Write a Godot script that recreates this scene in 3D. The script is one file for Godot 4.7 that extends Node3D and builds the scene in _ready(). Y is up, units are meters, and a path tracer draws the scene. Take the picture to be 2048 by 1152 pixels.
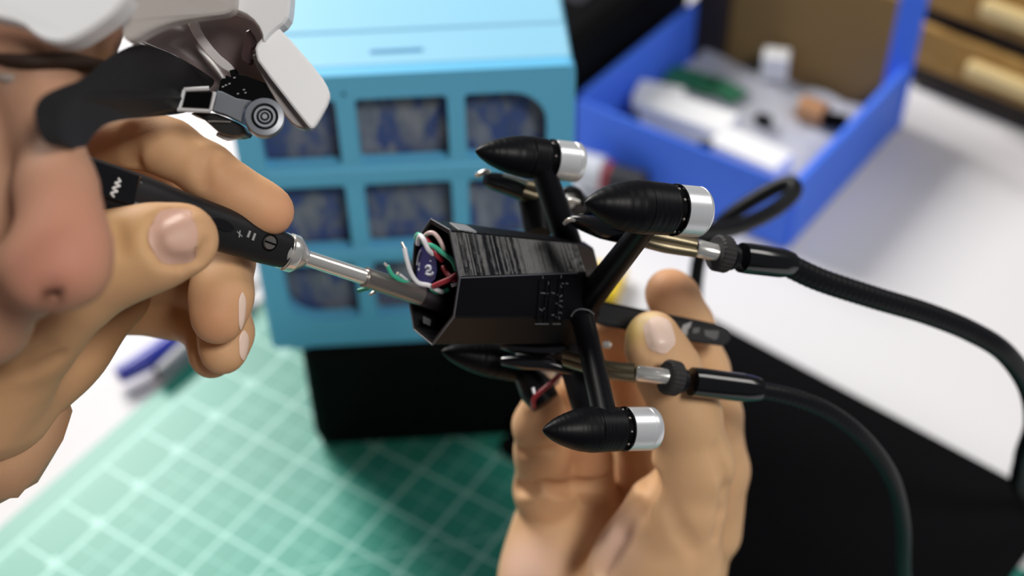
extends Node3D

# ---------------------------------------------------------------- camera model (pinhole, 2048 x 1152)
const F := 2700.0
const EYE := Vector3(0.0, 0.476, 0.0)
const PITCH := 42.05
const ROLL := -1.026
var cx: Vector3
var cy: Vector3
var cb: Vector3
var M := {}
var rng := RandomNumberGenerator.new()


func at(x: float, y: float, d: float) -> Vector3:
	return EYE + cx * ((x - 1024.0) / F * d) - cy * ((y - 576.0) / F * d) - cb * d


func gnd(x: float, y: float, h := 0.0) -> Vector3:
	var v := cx * ((x - 1024.0) / F) - cy * ((y - 576.0) / F) - cb
	return EYE + v * ((h - EYE.y) / v.y)


func px(n: float, d: float) -> float:
	return n * d / F


func pts(list: Array) -> Array:
	var r := []
	for p in list:
		r.append(at(p[0], p[1], p[2]))
	return r


# ---------------------------------------------------------------- mesh builder
class MB:
	var v := PackedVector3Array()
	var n := PackedVector3Array()
	var uv := PackedVector2Array()
	var col := PackedColorArray()
	var i := PackedInt32Array()

	func vert(p: Vector3, nn: Vector3, t := Vector2.ZERO) -> int:
		v.append(p)
		n.append(nn)
		uv.append(t)
		return v.size() - 1

	func face(a: int, b: int, c: int) -> void:
		var g := (v[c] - v[a]).cross(v[b] - v[a])
		if g.dot(n[a] + n[b] + n[c]) < 0.0:
			i.append_array(PackedInt32Array([a, c, b]))
		else:
			i.append_array(PackedInt32Array([a, b, c]))

	func tri(a: Vector3, b: Vector3, c: Vector3, out: Vector3) -> void:
		var g := (c - a).cross(b - a).normalized()
		if g.dot(out) < 0.0:
			g = -g
		face(vert(a, g), vert(b, g), vert(c, g))

	func quad(a: Vector3, b: Vector3, c: Vector3, d: Vector3, out: Vector3) -> void:
		var g := (c - a).cross(d - b).normalized()
		if g.dot(out) < 0.0:
			g = -g
		var k := vert(a, g, Vector2(0, 0))
		vert(b, g, Vector2(1, 0))
		vert(c, g, Vector2(1, 1))
		vert(d, g, Vector2(0, 1))
		face(k, k + 1, k + 2)
		face(k, k + 2, k + 3)

	# rings of equal length; smooth or faceted; capped with fans
	func loft(rings: Array, smooth := true, cap0 := true, cap1 := true, inward := false, skip := -1) -> void:
		var m: int = rings[0].size()
		var cs := []
		for r in rings:
			var c := Vector3.ZERO
			for p in r:
				c += p
			cs.append(c / m)
		var s := -1.0 if inward else 1.0
		if smooth:
			var base := v.size()
			for k in rings.size():
				var r: Array = rings[k]
				for j in m:
					var tu: Vector3 = r[(j + 1) % m] - r[(j + m - 1) % m]
					var tv: Vector3 = rings[mini(k + 1, rings.size() - 1)][j] - rings[maxi(k - 1, 0)][j]
					var g := tu.cross(tv).normalized()
					if g.dot(r[j] - cs[k]) < 0.0:
						g = -g
					if g.length_squared() < 0.5:
						g = (r[j] - cs[k]).normalized()
					vert(r[j], g * s, Vector2(float(j) / m, float(k) / rings.size()))
			for k in rings.size() - 1:
				for j in m:
					var a := base + k * m + j
					var b := base + k * m + (j + 1) % m
					face(a, b, b + m)
					face(a, b + m, a + m)
		else:
			for k in rings.size() - 1:
				for j in m:
					if j == skip:
						continue
					var a: Vector3 = rings[k][j]
					var b: Vector3 = rings[k][(j + 1) % m]
					var c: Vector3 = rings[k + 1][(j + 1) % m]
					var d: Vector3 = rings[k + 1][j]
					quad(a, b, c, d, ((a + b + c + d) / 4.0 - (cs[k] + cs[k + 1]) / 2.0) * s)
		for e in 2:
			if (e == 0 and not cap0) or (e == 1 and not cap1):
				continue
			var r: Array = rings[0] if e == 0 else rings[-1]
			var c: Vector3 = cs[0] if e == 0 else cs[-1]
			var o: Vector3 = (cs[0] - cs[1]) if e == 0 else (cs[-1] - cs[-2])
			for j in m:
				tri(c, r[j], r[(j + 1) % m], o * s)

	func ring(c: Vector3, a: Vector3, b: Vector3, ra: float, rb: float, m: int, pw := 1.0) -> Array:
		var r := []
		for j in m:
			var t := TAU * j / m
			var x := signf(cos(t)) * pow(absf(cos(t)), pw)
			var y := signf(sin(t)) * pow(absf(sin(t)), pw)
			r.append(c + a * x * ra + b * y * rb)
		return r

	# swept tube through points (radii per point), Catmull-Rom subdivided
	func tube(path: Array, radii: Array, sides := 12, sub := 4, flat := 1.0, up := Vector3.ZERO) -> void:
		var p := []
		var w := []
		for k in path.size() - 1:
			for s in sub:
				var t := float(s) / sub
				var a: Vector3 = path[maxi(k - 1, 0)]
				var d: Vector3 = path[mini(k + 2, path.size() - 1)]
				var b: Vector3 = path[k]
				var c: Vector3 = path[k + 1]
				p.append(b.cubic_interpolate(c, a, d, t))
				w.append(lerpf(radii[mini(k, radii.size() - 1)], radii[mini(k + 1, radii.size() - 1)], t))
		p.append(path[-1])
		w.append(radii[-1])
		var u := up
		var rings := []
		for k in p.size():
			var t: Vector3 = (p[mini(k + 1, p.size() - 1)] - p[maxi(k - 1, 0)]).normalized()
			if u == Vector3.ZERO:
				u = t.cross(Vector3(0.31, 0.83, 0.47)).normalized()
			u = (u - t * u.dot(t)).normalized()
			rings.append(ring(p[k], u, t.cross(u), w[k] * flat, w[k], sides))
		loft(rings)

	# profile: Vector2(t along axis, radius); hard edges kept where it turns sharply
	func lathe(a: Vector3, axis: Vector3, prof: Array, m := 24) -> void:
		var z := axis.normalized()
		var x := z.cross(Vector3(0.31, 0.83, 0.47)).normalized()
		var y := z.cross(x)
		var sn := []
		for k in prof.size() - 1:
			var e: Vector2 = prof[k + 1] - prof[k]
			sn.append(Vector2(-e.y, e.x).normalized())   # (axial, radial)
		for k in prof.size() - 1:
			var n0: Vector2 = sn[k]
			var n1: Vector2 = sn[k]
			if k > 0 and sn[k - 1].dot(sn[k]) > 0.75:
				n0 = (sn[k - 1] + sn[k]).normalized()
			if k < sn.size() - 1 and sn[k + 1].dot(sn[k]) > 0.75:
				n1 = (sn[k + 1] + sn[k]).normalized()
			var base := v.size()
			for j in m + 1:
				var t := TAU * j / m
				var d := x * cos(t) + y * sin(t)
				vert(a + z * prof[k].x + d * prof[k].y, z * n0.x + d * n0.y, Vector2(float(j) / m, 0))
				vert(a + z * prof[k + 1].x + d * prof[k + 1].y, z * n1.x + d * n1.y, Vector2(float(j) / m, 1))
			for j in m:
				var q := base + j * 2
				if prof[k].y > 1e-7:
					face(q, q + 2, q + 1)
				if prof[k + 1].y > 1e-7:
					face(q + 1, q + 2, q + 3)

	# chamfered box: centre, axes (unit), half sizes, bevel
	func box(c: Vector3, x: Vector3, y: Vector3, z: Vector3, h: Vector3, bev := 0.0) -> void:
		var b := minf(bev, minf(h.x, minf(h.y, h.z)) * 0.9)
		var ax := [x, y, z]
		var hh := [h.x, h.y, h.z]
		var P := func(k: int, s: Array) -> Vector3:
			var r := c
			for q in 3:
				r += ax[q] * s[q] * (hh[q] if q == k else hh[q] - b)
			return r
		for k in 3:
			var k1 := (k + 1) % 3
			var k2 := (k + 2) % 3
			for s in [-1, 1]:
				var cs := []
				for e in [[-1, -1], [1, -1], [1, 1], [-1, 1]]:
					var g := [0, 0, 0]
					g[k] = s
					g[k1] = e[0]
					g[k2] = e[1]
					cs.append(P.call(k, g))
				quad(cs[0], cs[1], cs[2], cs[3], ax[k] * s)
			if b <= 0.0:
				continue
			for s1 in [-1, 1]:
				for s2 in [-1, 1]:
					var g0 := [0, 0, 0]
					var g1 := [0, 0, 0]
					g0[k] = -1
					g1[k] = 1
					for g in [g0, g1]:
						g[k1] = s1
						g[k2] = s2
					quad(P.call(k1, g0), P.call(k1, g1), P.call(k2, g1), P.call(k2, g0), ax[k1] * s1 + ax[k2] * s2)
		if b > 0.0:
			for sx in [-1, 1]:
				for sy in [-1, 1]:
					for sz in [-1, 1]:
						var g := [sx, sy, sz]
						tri(P.call(0, g), P.call(1, g), P.call(2, g), x * sx + y * sy + z * sz)

	# solid plate: 2D outline lifted to 3D by fn(Vector2)->Vector3, thickness vector, bevel (in outline units)
	func plate(poly: PackedVector2Array, lift: Callable, thick: Vector3, bev := 0.0, holes := []) -> void:
		var m := poly.size()
		var ins := MB.inset(poly, bev)
		var k := 0.12 if bev > 0.0 else 0.0
		var f0 := []
		var o0 := []
		var o1 := []
		var f1 := []
		for j in m:
			f0.append(lift.call(ins[j]))
			o0.append(lift.call(poly[j]) + thick * k)
			o1.append(lift.call(poly[j]) + thick * (1.0 - k))
			f1.append(lift.call(ins[j]) + thick)
		var tris := Geometry2D.triangulate_polygon(ins)
		for t in range(0, tris.size(), 3):
			tri(f0[tris[t]], f0[tris[t + 1]], f0[tris[t + 2]], -thick)
			tri(f1[tris[t]], f1[tris[t + 1]], f1[tris[t + 2]], thick)
		var cw := Geometry2D.is_polygon_clockwise(poly)
		for j in m:
			var q := (j + 1) % m
			var e := poly[q] - poly[j]
			var on := Vector2(e.y, -e.x) * (-1.0 if cw else 1.0)
			var mid := (poly[j] + poly[q]) / 2.0
			var od: Vector3 = lift.call(mid + on.normalized() * e.length() * 0.2) - lift.call(mid)
			quad(o0[j], o0[q], o1[q], o1[j], od)
			if bev > 0.0:
				quad(f0[j], f0[q], o0[q], o0[j], od.normalized() - thick.normalized())
				quad(f1[j], f1[q], o1[q], o1[j], od.normalized() + thick.normalized())

	static func inset(poly: PackedVector2Array, d: float) -> PackedVector2Array:
		if d <= 0.0:
			return poly
		var r := PackedVector2Array()
		var s := 1.0 if Geometry2D.is_polygon_clockwise(poly) else -1.0
		for j in poly.size():
			var a := (poly[j] - poly[(j + poly.size() - 1) % poly.size()]).normalized()
			var b := (poly[(j + 1) % poly.size()] - poly[j]).normalized()
			var na := Vector2(a.y, -a.x) * s
			var nb := Vector2(b.y, -b.x) * s
			var nn := (na + nb).normalized()
			r.append(poly[j] - nn * d / maxf(nn.dot(na), 0.4) * -1.0)
		if absf(MB.area(r)) > absf(MB.area(poly)):
			for j in poly.size():
				r[j] = poly[j] * 2.0 - r[j]
		return r

	static func area(p: PackedVector2Array) -> float:
		var a := 0.0
		for j in p.size():
			a += p[j].cross(p[(j + 1) % p.size()])
		return a / 2.0

	# smooth grid surface with thickness
	func sheet(rows: Array, thick: Vector3) -> void:
		var nr := rows.size()
		var nc: int = rows[0].size()
		for side in 2:
			var base := v.size()
			for a in nr:
				for b in nc:
					var tu: Vector3 = rows[a][mini(b + 1, nc - 1)] - rows[a][maxi(b - 1, 0)]
					var tv: Vector3 = rows[mini(a + 1, nr - 1)][b] - rows[maxi(a - 1, 0)][b]
					var g := tu.cross(tv).normalized()
					if g.dot(thick) > 0.0:
						g = -g
					vert(rows[a][b] + thick * side, g * (1.0 - 2.0 * side), Vector2(float(b) / (nc - 1), float(a) / (nr - 1)))
			for a in nr - 1:
				for b in nc - 1:
					var q := base + a * nc + b
					face(q, q + 1, q + nc + 1)
					face(q, q + nc + 1, q + nc)
		var c: Vector3 = (rows[0][0] + rows[-1][-1] + rows[0][-1] + rows[-1][0]) / 4.0
		for a in nr - 1:
			for b in [0, nc - 1]:
				quad(rows[a][b], rows[a + 1][b], rows[a + 1][b] + thick, rows[a][b] + thick, rows[a][b] - c)
		for b in nc - 1:
			for a in [0, nr - 1]:
				quad(rows[a][b], rows[a][b + 1], rows[a][b + 1] + thick, rows[a][b] + thick, rows[a][b] - c)

	func mesh(base: Vector3) -> ArrayMesh:
		var arr := []
		arr.resize(Mesh.ARRAY_MAX)
		var w := PackedVector3Array(v)
		for k in w.size():
			w[k] -= base
		arr[Mesh.ARRAY_VERTEX] = w
		arr[Mesh.ARRAY_NORMAL] = n
		arr[Mesh.ARRAY_TEX_UV] = uv
		if col.size() == v.size():
			arr[Mesh.ARRAY_COLOR] = col
		arr[Mesh.ARRAY_INDEX] = i
		var m := ArrayMesh.new()
		m.add_surface_from_arrays(Mesh.PRIMITIVE_TRIANGLES, arr)
		return m


# ---------------------------------------------------------------- distance field, meshed as surface nets
class Field:
	var o: Vector3
	var c: float
	var nx: int
	var ny: int
	var nz: int
	var f := PackedFloat32Array()
	var g := PackedFloat32Array()

	func _init(lo: Vector3, hi: Vector3, cell: float) -> void:
		o = lo
		c = cell
		nx = int((hi.x - lo.x) / c) + 2
		ny = int((hi.y - lo.y) / c) + 2
		nz = int((hi.z - lo.z) / c) + 2
		f.resize(nx * ny * nz)
		f.fill(0.05)
		g = f.duplicate()

	# rounded cone a-b into the group; k blends it with the group
	func cap(a: Vector3, b: Vector3, ra: float, rb: float, k := 0.004, sub := false) -> void:
		var r := maxf(ra, rb) + maxf(k, c * 3.0)
		var lo := (a.min(b) - Vector3.ONE * r - o) / c
		var hi := (a.max(b) + Vector3.ONE * r - o) / c
		var ab := b - a
		var l2 := maxf(ab.length_squared(), 1e-12)
		for z in range(maxi(0, int(lo.z)), mini(nz - 1, int(hi.z) + 1) + 1):
			for y in range(maxi(0, int(lo.y)), mini(ny - 1, int(hi.y) + 1) + 1):
				var q := (z * ny + y) * nx
				for x in range(maxi(0, int(lo.x)), mini(nx - 1, int(hi.x) + 1) + 1):
					var p := o + Vector3(x, y, z) * c - a
					var t := clampf(p.dot(ab) / l2, 0.0, 1.0)
					var d := (p - ab * t).length() - lerpf(ra, rb, t)
					if sub:
						var e := f[q + x]
						var h := maxf(k - absf(e + d), 0.0) / k
						f[q + x] = maxf(e, -d) + h * h * k * 0.25
					else:
						var e := g[q + x]
						var h := maxf(k - absf(e - d), 0.0) / k
						g[q + x] = minf(e, d) - h * h * k * 0.25

	func chain(p: Array, r: Array, k := 0.004) -> void:
		for j in p.size() - 1:
			cap(p[j], p[j + 1], r[j], r[j + 1], k)

	func join(k := 0.0015) -> void:
		for q in f.size():
			var d := g[q]
			if d < 0.05:
				var e := f[q]
				var h := maxf(k - absf(e - d), 0.0) / k
				f[q] = minf(e, d) - h * h * k * 0.25
		g.fill(0.05)

	func s(p: Vector3) -> float:
		var q := (p - o) / c
		q = q.clamp(Vector3.ZERO, Vector3(nx - 1.01, ny - 1.01, nz - 1.01))
		var x := int(q.x)
		var y := int(q.y)
		var z := int(q.z)
		var u := q - Vector3(x, y, z)
		var k := (z * ny + y) * nx + x
		var sy := nx
		var sz := nx * ny
		var a := lerpf(lerpf(f[k], f[k + 1], u.x), lerpf(f[k + sy], f[k + sy + 1], u.x), u.y)
		var b := lerpf(lerpf(f[k + sz], f[k + sz + 1], u.x), lerpf(f[k + sz + sy], f[k + sz + sy + 1], u.x), u.y)
		return lerpf(a, b, u.z)

	func grad(p: Vector3) -> Vector3:
		var e := c * 0.9
		return Vector3(s(p + Vector3(e, 0, 0)) - s(p - Vector3(e, 0, 0)), s(p + Vector3(0, e, 0)) - s(p - Vector3(0, e, 0)), s(p + Vector3(0, 0, e)) - s(p - Vector3(0, 0, e))).normalized()

	# last point on the way from p along d where the field is below iso
	func surf(p: Vector3, d: Vector3, iso: float) -> Vector3:
		var t := 0.02
		while t > -0.02 and s(p + d * t) > iso:
			t -= 0.0004
		var u := t + 0.0004
		for k in 8:
			var m := (t + u) / 2.0
			if s(p + d * m) > iso:
				u = m
			else:
				t = m
		return p + d * t

	func polygonise(mb: MB) -> void:
		var idx := PackedInt32Array()
		idx.resize(f.size())
		idx.fill(-1)
		var sy := nx
		var sz := nx * ny
		var offs := [0, 1, sy, sy + 1, sz, sz + 1, sz + sy, sz + sy + 1]
		var at8 := [Vector3(0, 0, 0), Vector3(1, 0, 0), Vector3(0, 1, 0), Vector3(1, 1, 0), Vector3(0, 0, 1), Vector3(1, 0, 1), Vector3(0, 1, 1), Vector3(1, 1, 1)]
		var edges := [[0, 1], [2, 3], [4, 5], [6, 7], [0, 2], [1, 3], [4, 6], [5, 7], [0, 4], [1, 5], [2, 6], [3, 7]]
		for z in nz - 1:
			for y in ny - 1:
				for x in nx - 1:
					var k := (z * ny + y) * nx + x
					var f0 := f[k]
					if absf(f0) > c * 2.0:
						continue
					var neg := 0
					for w in offs:
						if f[k + w] < 0.0:
							neg += 1
					if neg == 0 or neg == 8:
						continue
					var sum := Vector3.ZERO
					var cnt := 0
					for e in edges:
						var a := f[k + offs[e[0]]]
						var b := f[k + offs[e[1]]]
						if (a < 0.0) != (b < 0.0):
							sum += at8[e[0]].lerp(at8[e[1]], a / (a - b))
							cnt += 1
					var p := o + (Vector3(x, y, z) + sum / cnt) * c
					idx[k] = mb.vert(p, grad(p))
		for z in range(1, nz - 1):
			for y in range(1, ny - 1):
				for x in range(1, nx - 1):
					var k := (z * ny + y) * nx + x
					var a := f[k] < 0.0
					if absf(f[k]) > c * 2.0:
						continue
					if a != (f[k + 1] < 0.0):
						_q(mb, idx, k, k - sy, k - sy - sz, k - sz)
					if a != (f[k + sy] < 0.0):
						_q(mb, idx, k, k - 1, k - 1 - sz, k - sz)
					if a != (f[k + sz] < 0.0):
						_q(mb, idx, k, k - 1, k - 1 - sy, k - sy)

	func _q(mb: MB, idx: PackedInt32Array, a: int, b: int, d: int, e: int) -> void:
		if idx[a] < 0 or idx[b] < 0 or idx[d] < 0 or idx[e] < 0:
			return
		mb.face(idx[a], idx[b], idx[d])
		mb.face(idx[a], idx[d], idx[e])


# ---------------------------------------------------------------- nodes
func thing(called: String, label: String, category: String, base: Vector3, group := "") -> Node3D:
	var o := Node3D.new()
	o.name = called
	o.position = base
	add_child(o, true)
	return tag(o, label, category, group)


func tag(o: Node3D, label: String, category: String, group := "") -> Node3D:
	o.set_meta("label", label)
	o.set_meta("category", category)
	if group:
		o.set_meta("group", group)
	return o


func part(called: String, mb: MB, m: Material, parent: Node3D, label := "") -> MeshInstance3D:
	var o := MeshInstance3D.new()
	o.name = called
	var base := parent.position
	if parent.get_parent() != self:
		base += parent.get_parent().position
	o.mesh = mb.mesh(base)
	o.material_override = m
	parent.add_child(o, true)
	if label:
		o.set_meta("label", label)
	return o


func single(called: String, mb: MB, m: Material, label: String, category: String, group := "") -> MeshInstance3D:
	var lo := mb.v[0]
	var hi := mb.v[0]
	for p in mb.v:
		lo = lo.min(p)
		hi = hi.max(p)
	var base := Vector3((lo.x + hi.x) / 2.0, lo.y, (lo.z + hi.z) / 2.0)
	var o := MeshInstance3D.new()
	o.name = called
	o.mesh = mb.mesh(base)
	o.material_override = m
	o.position = base
	add_child(o, true)
	tag(o, label, category, group)
	return o


func std(r: int, g: int, b: int, rough := 0.5, spec := 0.5, metal := 0.0) -> StandardMaterial3D:
	var m := StandardMaterial3D.new()
	m.albedo_color = Color8(r, g, b)
	m.roughness = rough
	m.metallic_specular = spec
	m.metallic = metal
	return m


func bump(m: StandardMaterial3D, size: float, strength: float, freq := 0.05, sd := 1, oct := 4) -> StandardMaterial3D:
	var nz := FastNoiseLite.new()
	nz.seed = sd
	nz.frequency = freq
	nz.fractal_octaves = oct
	var t := NoiseTexture2D.new()
	t.width = 256
	t.height = 256
	t.seamless = true
	t.as_normal_map = true
	t.bump_strength = 4.0
	t.noise = nz
	m.normal_enabled = true
	m.normal_texture = t
	m.normal_scale = strength
	m.uv1_triplanar = true
	m.uv1_scale = Vector3.ONE / size
	return m


# px outline (flat list of [x, y, depth]) -> lift function with depth interpolated from a plane fit of three anchors
func lifter(d0: float, dx := 0.0, dy := 0.0, x0 := 0.0, y0 := 0.0) -> Callable:
	return func(p: Vector2) -> Vector3: return at(p.x, p.y, d0 + (p.x - x0) * dx + (p.y - y0) * dy)


func pv(a: Array) -> PackedVector2Array:
	var r := PackedVector2Array()
	for p in a:
		r.append(Vector2(p[0], p[1]))
	return r


# rounds the corners of an outline (Chaikin)
func soft(a: Array, n := 2) -> PackedVector2Array:
	var r := pv(a)
	for k in n:
		var q := PackedVector2Array()
		for j in r.size():
			q.append(r[j].lerp(r[(j + 1) % r.size()], 0.25))
			q.append(r[j].lerp(r[(j + 1) % r.size()], 0.75))
		r = q
	return r


func rounded(x0: float, y0: float, x1: float, y1: float, r: Array) -> PackedVector2Array:
	var q := PackedVector2Array()
	var cs := [Vector2(x0, y0), Vector2(x1, y0), Vector2(x1, y1), Vector2(x0, y1)]
	var dirs := [Vector2(1, 1), Vector2(-1, 1), Vector2(-1, -1), Vector2(1, -1)]
	for k in 4:
		var rr: float = r[k % r.size()]
		var c: Vector2 = cs[k] + dirs[k] * rr
		for j in 7:
			var t := PI + k * PI / 2.0 + j * PI / 12.0
			q.append(c + Vector2(cos(t), sin(t)) * rr)
	return q


func _ready() -> void:
	rng.seed = 7
	var th := deg_to_rad(PITCH)
	var ph := deg_to_rad(ROLL)
	var right := Vector3(1, 0, 0)
	var up := Vector3(0, cos(th), -sin(th))
	cb = Vector3(0, sin(th), cos(th))
	cx = cos(ph) * right + sin(ph) * up
	cy = -sin(ph) * right + cos(ph) * up
	# ---- camera
	var cam := Camera3D.new()
	cam.name = "camera"
	cam.transform = Transform3D(Basis(cx, cy, cb), EYE)
	cam.fov = rad_to_deg(2.0 * atan(576.0 / F))
	cam.near = 0.02
	cam.far = 20.0
	var ca := CameraAttributesPhysical.new()
	ca.frustum_focal_length = 12.0 * F / 576.0
	ca.frustum_focus_distance = 0.328
	ca.frustum_near = 0.02
	ca.frustum_far = 20.0
	ca.exposure_aperture = ca.frustum_focal_length / 6.2
	cam.attributes = ca
	add_child(cam)
	cam.fov = rad_to_deg(2.0 * atan(576.0 / F))
	# ---- sky and exposure
	var we := WorldEnvironment.new()
	we.name = "world_environment"
	var env := Environment.new()
	env.background_mode = Environment.BG_COLOR
	env.background_color = Color8(84, 86, 90)
	env.tonemap_mode = Environment.TONE_MAPPER_LINEAR
	env.tonemap_exposure = 1.08
	env.sdfgi_enabled = true
	env.ssao_enabled = true
	env.ssil_enabled = true
	we.environment = env
	add_child(we)
	# ---- lamps (out of frame)
	make_materials()
	panel_lamp("unseen_panel_lamp", "square white lamp panel high above the left end of the desk", Vector3(-0.66, 0.88, -1.28), Vector3(-0.02, 0.1, -0.42), 0.55, 2.5)
	panel_lamp("unseen_panel_lamp", "unseen square fill lamp panel high above the front edge of the desk", Vector3(0.46, 1.2, 0.40), Vector3(0.0, 0.1, -0.45), 0.27, 0.9)  # fill lamp added for surfaces that face the front
	panel_lamp("unseen_panel_lamp", "added square lamp panel beyond the right end of the desk for glints", Vector3(1.32, 1.18, -0.80), Vector3(0.0, 0.2, -0.3), 0.6, 0.45)  # added lamp, placed for glints on the ribbed panel and light in the tray
	# ---- setting and objects
	setting()
	fume_box()
	tray()
	cabinet()
	desk_clutter()
	stand()
	drone()
	iron()
	tweezers()
	person()
	magnifier()


func panel_lamp(called: String, label: String, pos: Vector3, aim: Vector3, size: float, energy: float) -> void:
	var o := thing(called, label, "lamp", pos)
	var z := (pos - aim).normalized()
	var x := Vector3.UP.cross(z).normalized()
	var y := z.cross(x)
	var mb := MB.new()
	mb.box(pos + z * 0.02, x, y, z, Vector3(size / 2 + 0.02, size / 2 + 0.02, 0.02), 0.004)
	part("housing", mb, M.white_plastic, o)
	mb = MB.new()
	mb.box(pos - z * 0.002, x, y, z, Vector3(size / 2, size / 2, 0.002), 0.0)
	part("diffuser", mb, M.glow, o)
	var l := AreaLight3D.new()
	l.name = "panel_light"
	l.area_size = Vector2(size, size)
	l.light_energy = energy
	l.light_color = Color(1.0, 0.985, 0.96)
	l.area_range = 6.0
	l.area_attenuation = 2.0
	l.shadow_enabled = true
	l.transform = Transform3D(Basis(x, y, z), pos - z * 0.006)
	add_child(l, true)


func make_materials() -> void:
	M.glow = std(250, 250, 250, 0.8)
	M.glow.emission_enabled = true
	M.glow.emission = Color(1, 0.98, 0.95)
	M.glow.emission_energy_multiplier = 0.6
	M.white_plastic = std(226, 226, 228, 0.35, 0.4)
	M.desk = bump(std(212, 211, 215, 0.5, 0.3), 0.05, 0.05)
	M.floor = std(120, 118, 115, 0.7)
	M.dark_metal = std(60, 60, 64, 0.5, 0.5, 0.6)
	M.mat_green = std(62, 150, 130, 0.5, 0.4)
	M.black_mat = bump(std(14, 14, 16, 0.75, 0.12), 0.01, 0.1)
	M.black = std(10, 10, 12, 0.55, 0.15)
	M.black_gloss = std(9, 9, 12, 0.12, 0.6)
	M.black_soft = std(14, 15, 19, 0.42, 0.3)
	M.print_black = bump(std(11, 11, 15, 0.42, 0.25), 0.006, 0.12, 0.04, 3)
	M.print_gloss = bump(std(8, 8, 12, 0.42, 0.28), 0.004, 0.15, 0.05, 5)
	M.print_shiny = bump(std(7, 8, 16, 0.22, 0.42), 0.003, 0.5, 0.06, 5)
	M.silver = std(226, 228, 232, 0.3, 0.5, 0.55)
	M.chrome = std(222, 220, 216, 0.22, 0.5, 0.7)
	M.steel = std(142, 136, 132, 0.32, 0.5, 0.75)
	M.dark_steel = std(84, 78, 84, 0.42, 0.5, 0.9)
	M.brass = bump(std(128, 118, 96, 0.35, 0.5, 0.85), 0.003, 0.3)
	M.blue_lit_top = std(136, 192, 220, 0.45, 0.4)  # box blue made paler for the top, where overhead light falls
	M.blue_face = std(98, 182, 226, 0.45, 0.4)
	M.tray_blue = std(74, 120, 238, 0.5, 0.3)
	M.red = std(150, 40, 52, 0.4)
	M.white_wire = std(222, 220, 226, 0.4)
	M.green_wire = std(64, 176, 142, 0.4)
	M.pink_wire = std(206, 178, 176, 0.4)
	M.pcb_blue = std(22, 28, 96, 0.35)
	M.print_grey = std(150, 150, 152, 0.6)
	M.print_dim = std(84, 84, 87, 0.6)
	M.wood = wood()
	M.cream = std(214, 190, 136, 0.5)
	M.cardboard = bump(std(140, 112, 72, 0.8, 0.2), 0.03, 0.2)
	M.pcb_green = std(40, 104, 74, 0.5)
	M.copper = std(190, 140, 100, 0.4, 0.5, 0.5)
	M.grey_bag = bump(std(176, 178, 188, 0.35, 0.5), 0.02, 0.8, 0.02)
	M.yellow = bump(std(232, 198, 62, 0.9, 0.2), 0.005, 0.8)
	M.pen_blue = std(36, 46, 160, 0.35)
	M.nail = std(206, 166, 148, 0.48, 0.35)
	M.nail_pale = std(232, 204, 188, 0.34, 0.45)
	M.skin = bump(StandardMaterial3D.new(), 0.005, 0.36, 0.035, 9)
	M.skin.vertex_color_use_as_albedo = true
	M.skin.roughness = 0.56
	M.skin.metallic_specular = 0.32
	M.skin.subsurf_scatter_enabled = true
	M.skin.subsurf_scatter_strength = 0.06
	M.skin.subsurf_scatter_skin_mode = true
	M.cloth = bump(std(70, 74, 84, 0.9, 0.2), 0.01, 0.5)
	M.hair = bump(std(46, 32, 24, 0.6, 0.3), 0.01, 1.0)
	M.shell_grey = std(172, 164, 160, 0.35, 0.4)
	M.shell_dark = std(104, 92, 92, 0.25, 0.5)
	M.maroon = std(50, 24, 26, 0.4)
	M.hinge_grey = std(120, 124, 132, 0.35, 0.5, 0.2)


func wood() -> StandardMaterial3D:
	var m := std(255, 255, 255, 0.55, 0.35)
	var nz := FastNoiseLite.new()
	nz.seed = 4
	nz.frequency = 0.012
	nz.fractal_octaves = 4
	var t := NoiseTexture2D.new()
	t.width = 256
	t.height = 256
	t.seamless = true
	t.noise = nz
	var g := Gradient.new()
	g.set_color(0, Color8(138, 104, 54))
	g.set_color(1, Color8(178, 142, 84))
	t.color_ramp = g
	m.albedo_texture = t
	m.uv1_triplanar = true
	m.uv1_scale = Vector3(8, 40, 8)
	return m


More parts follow.
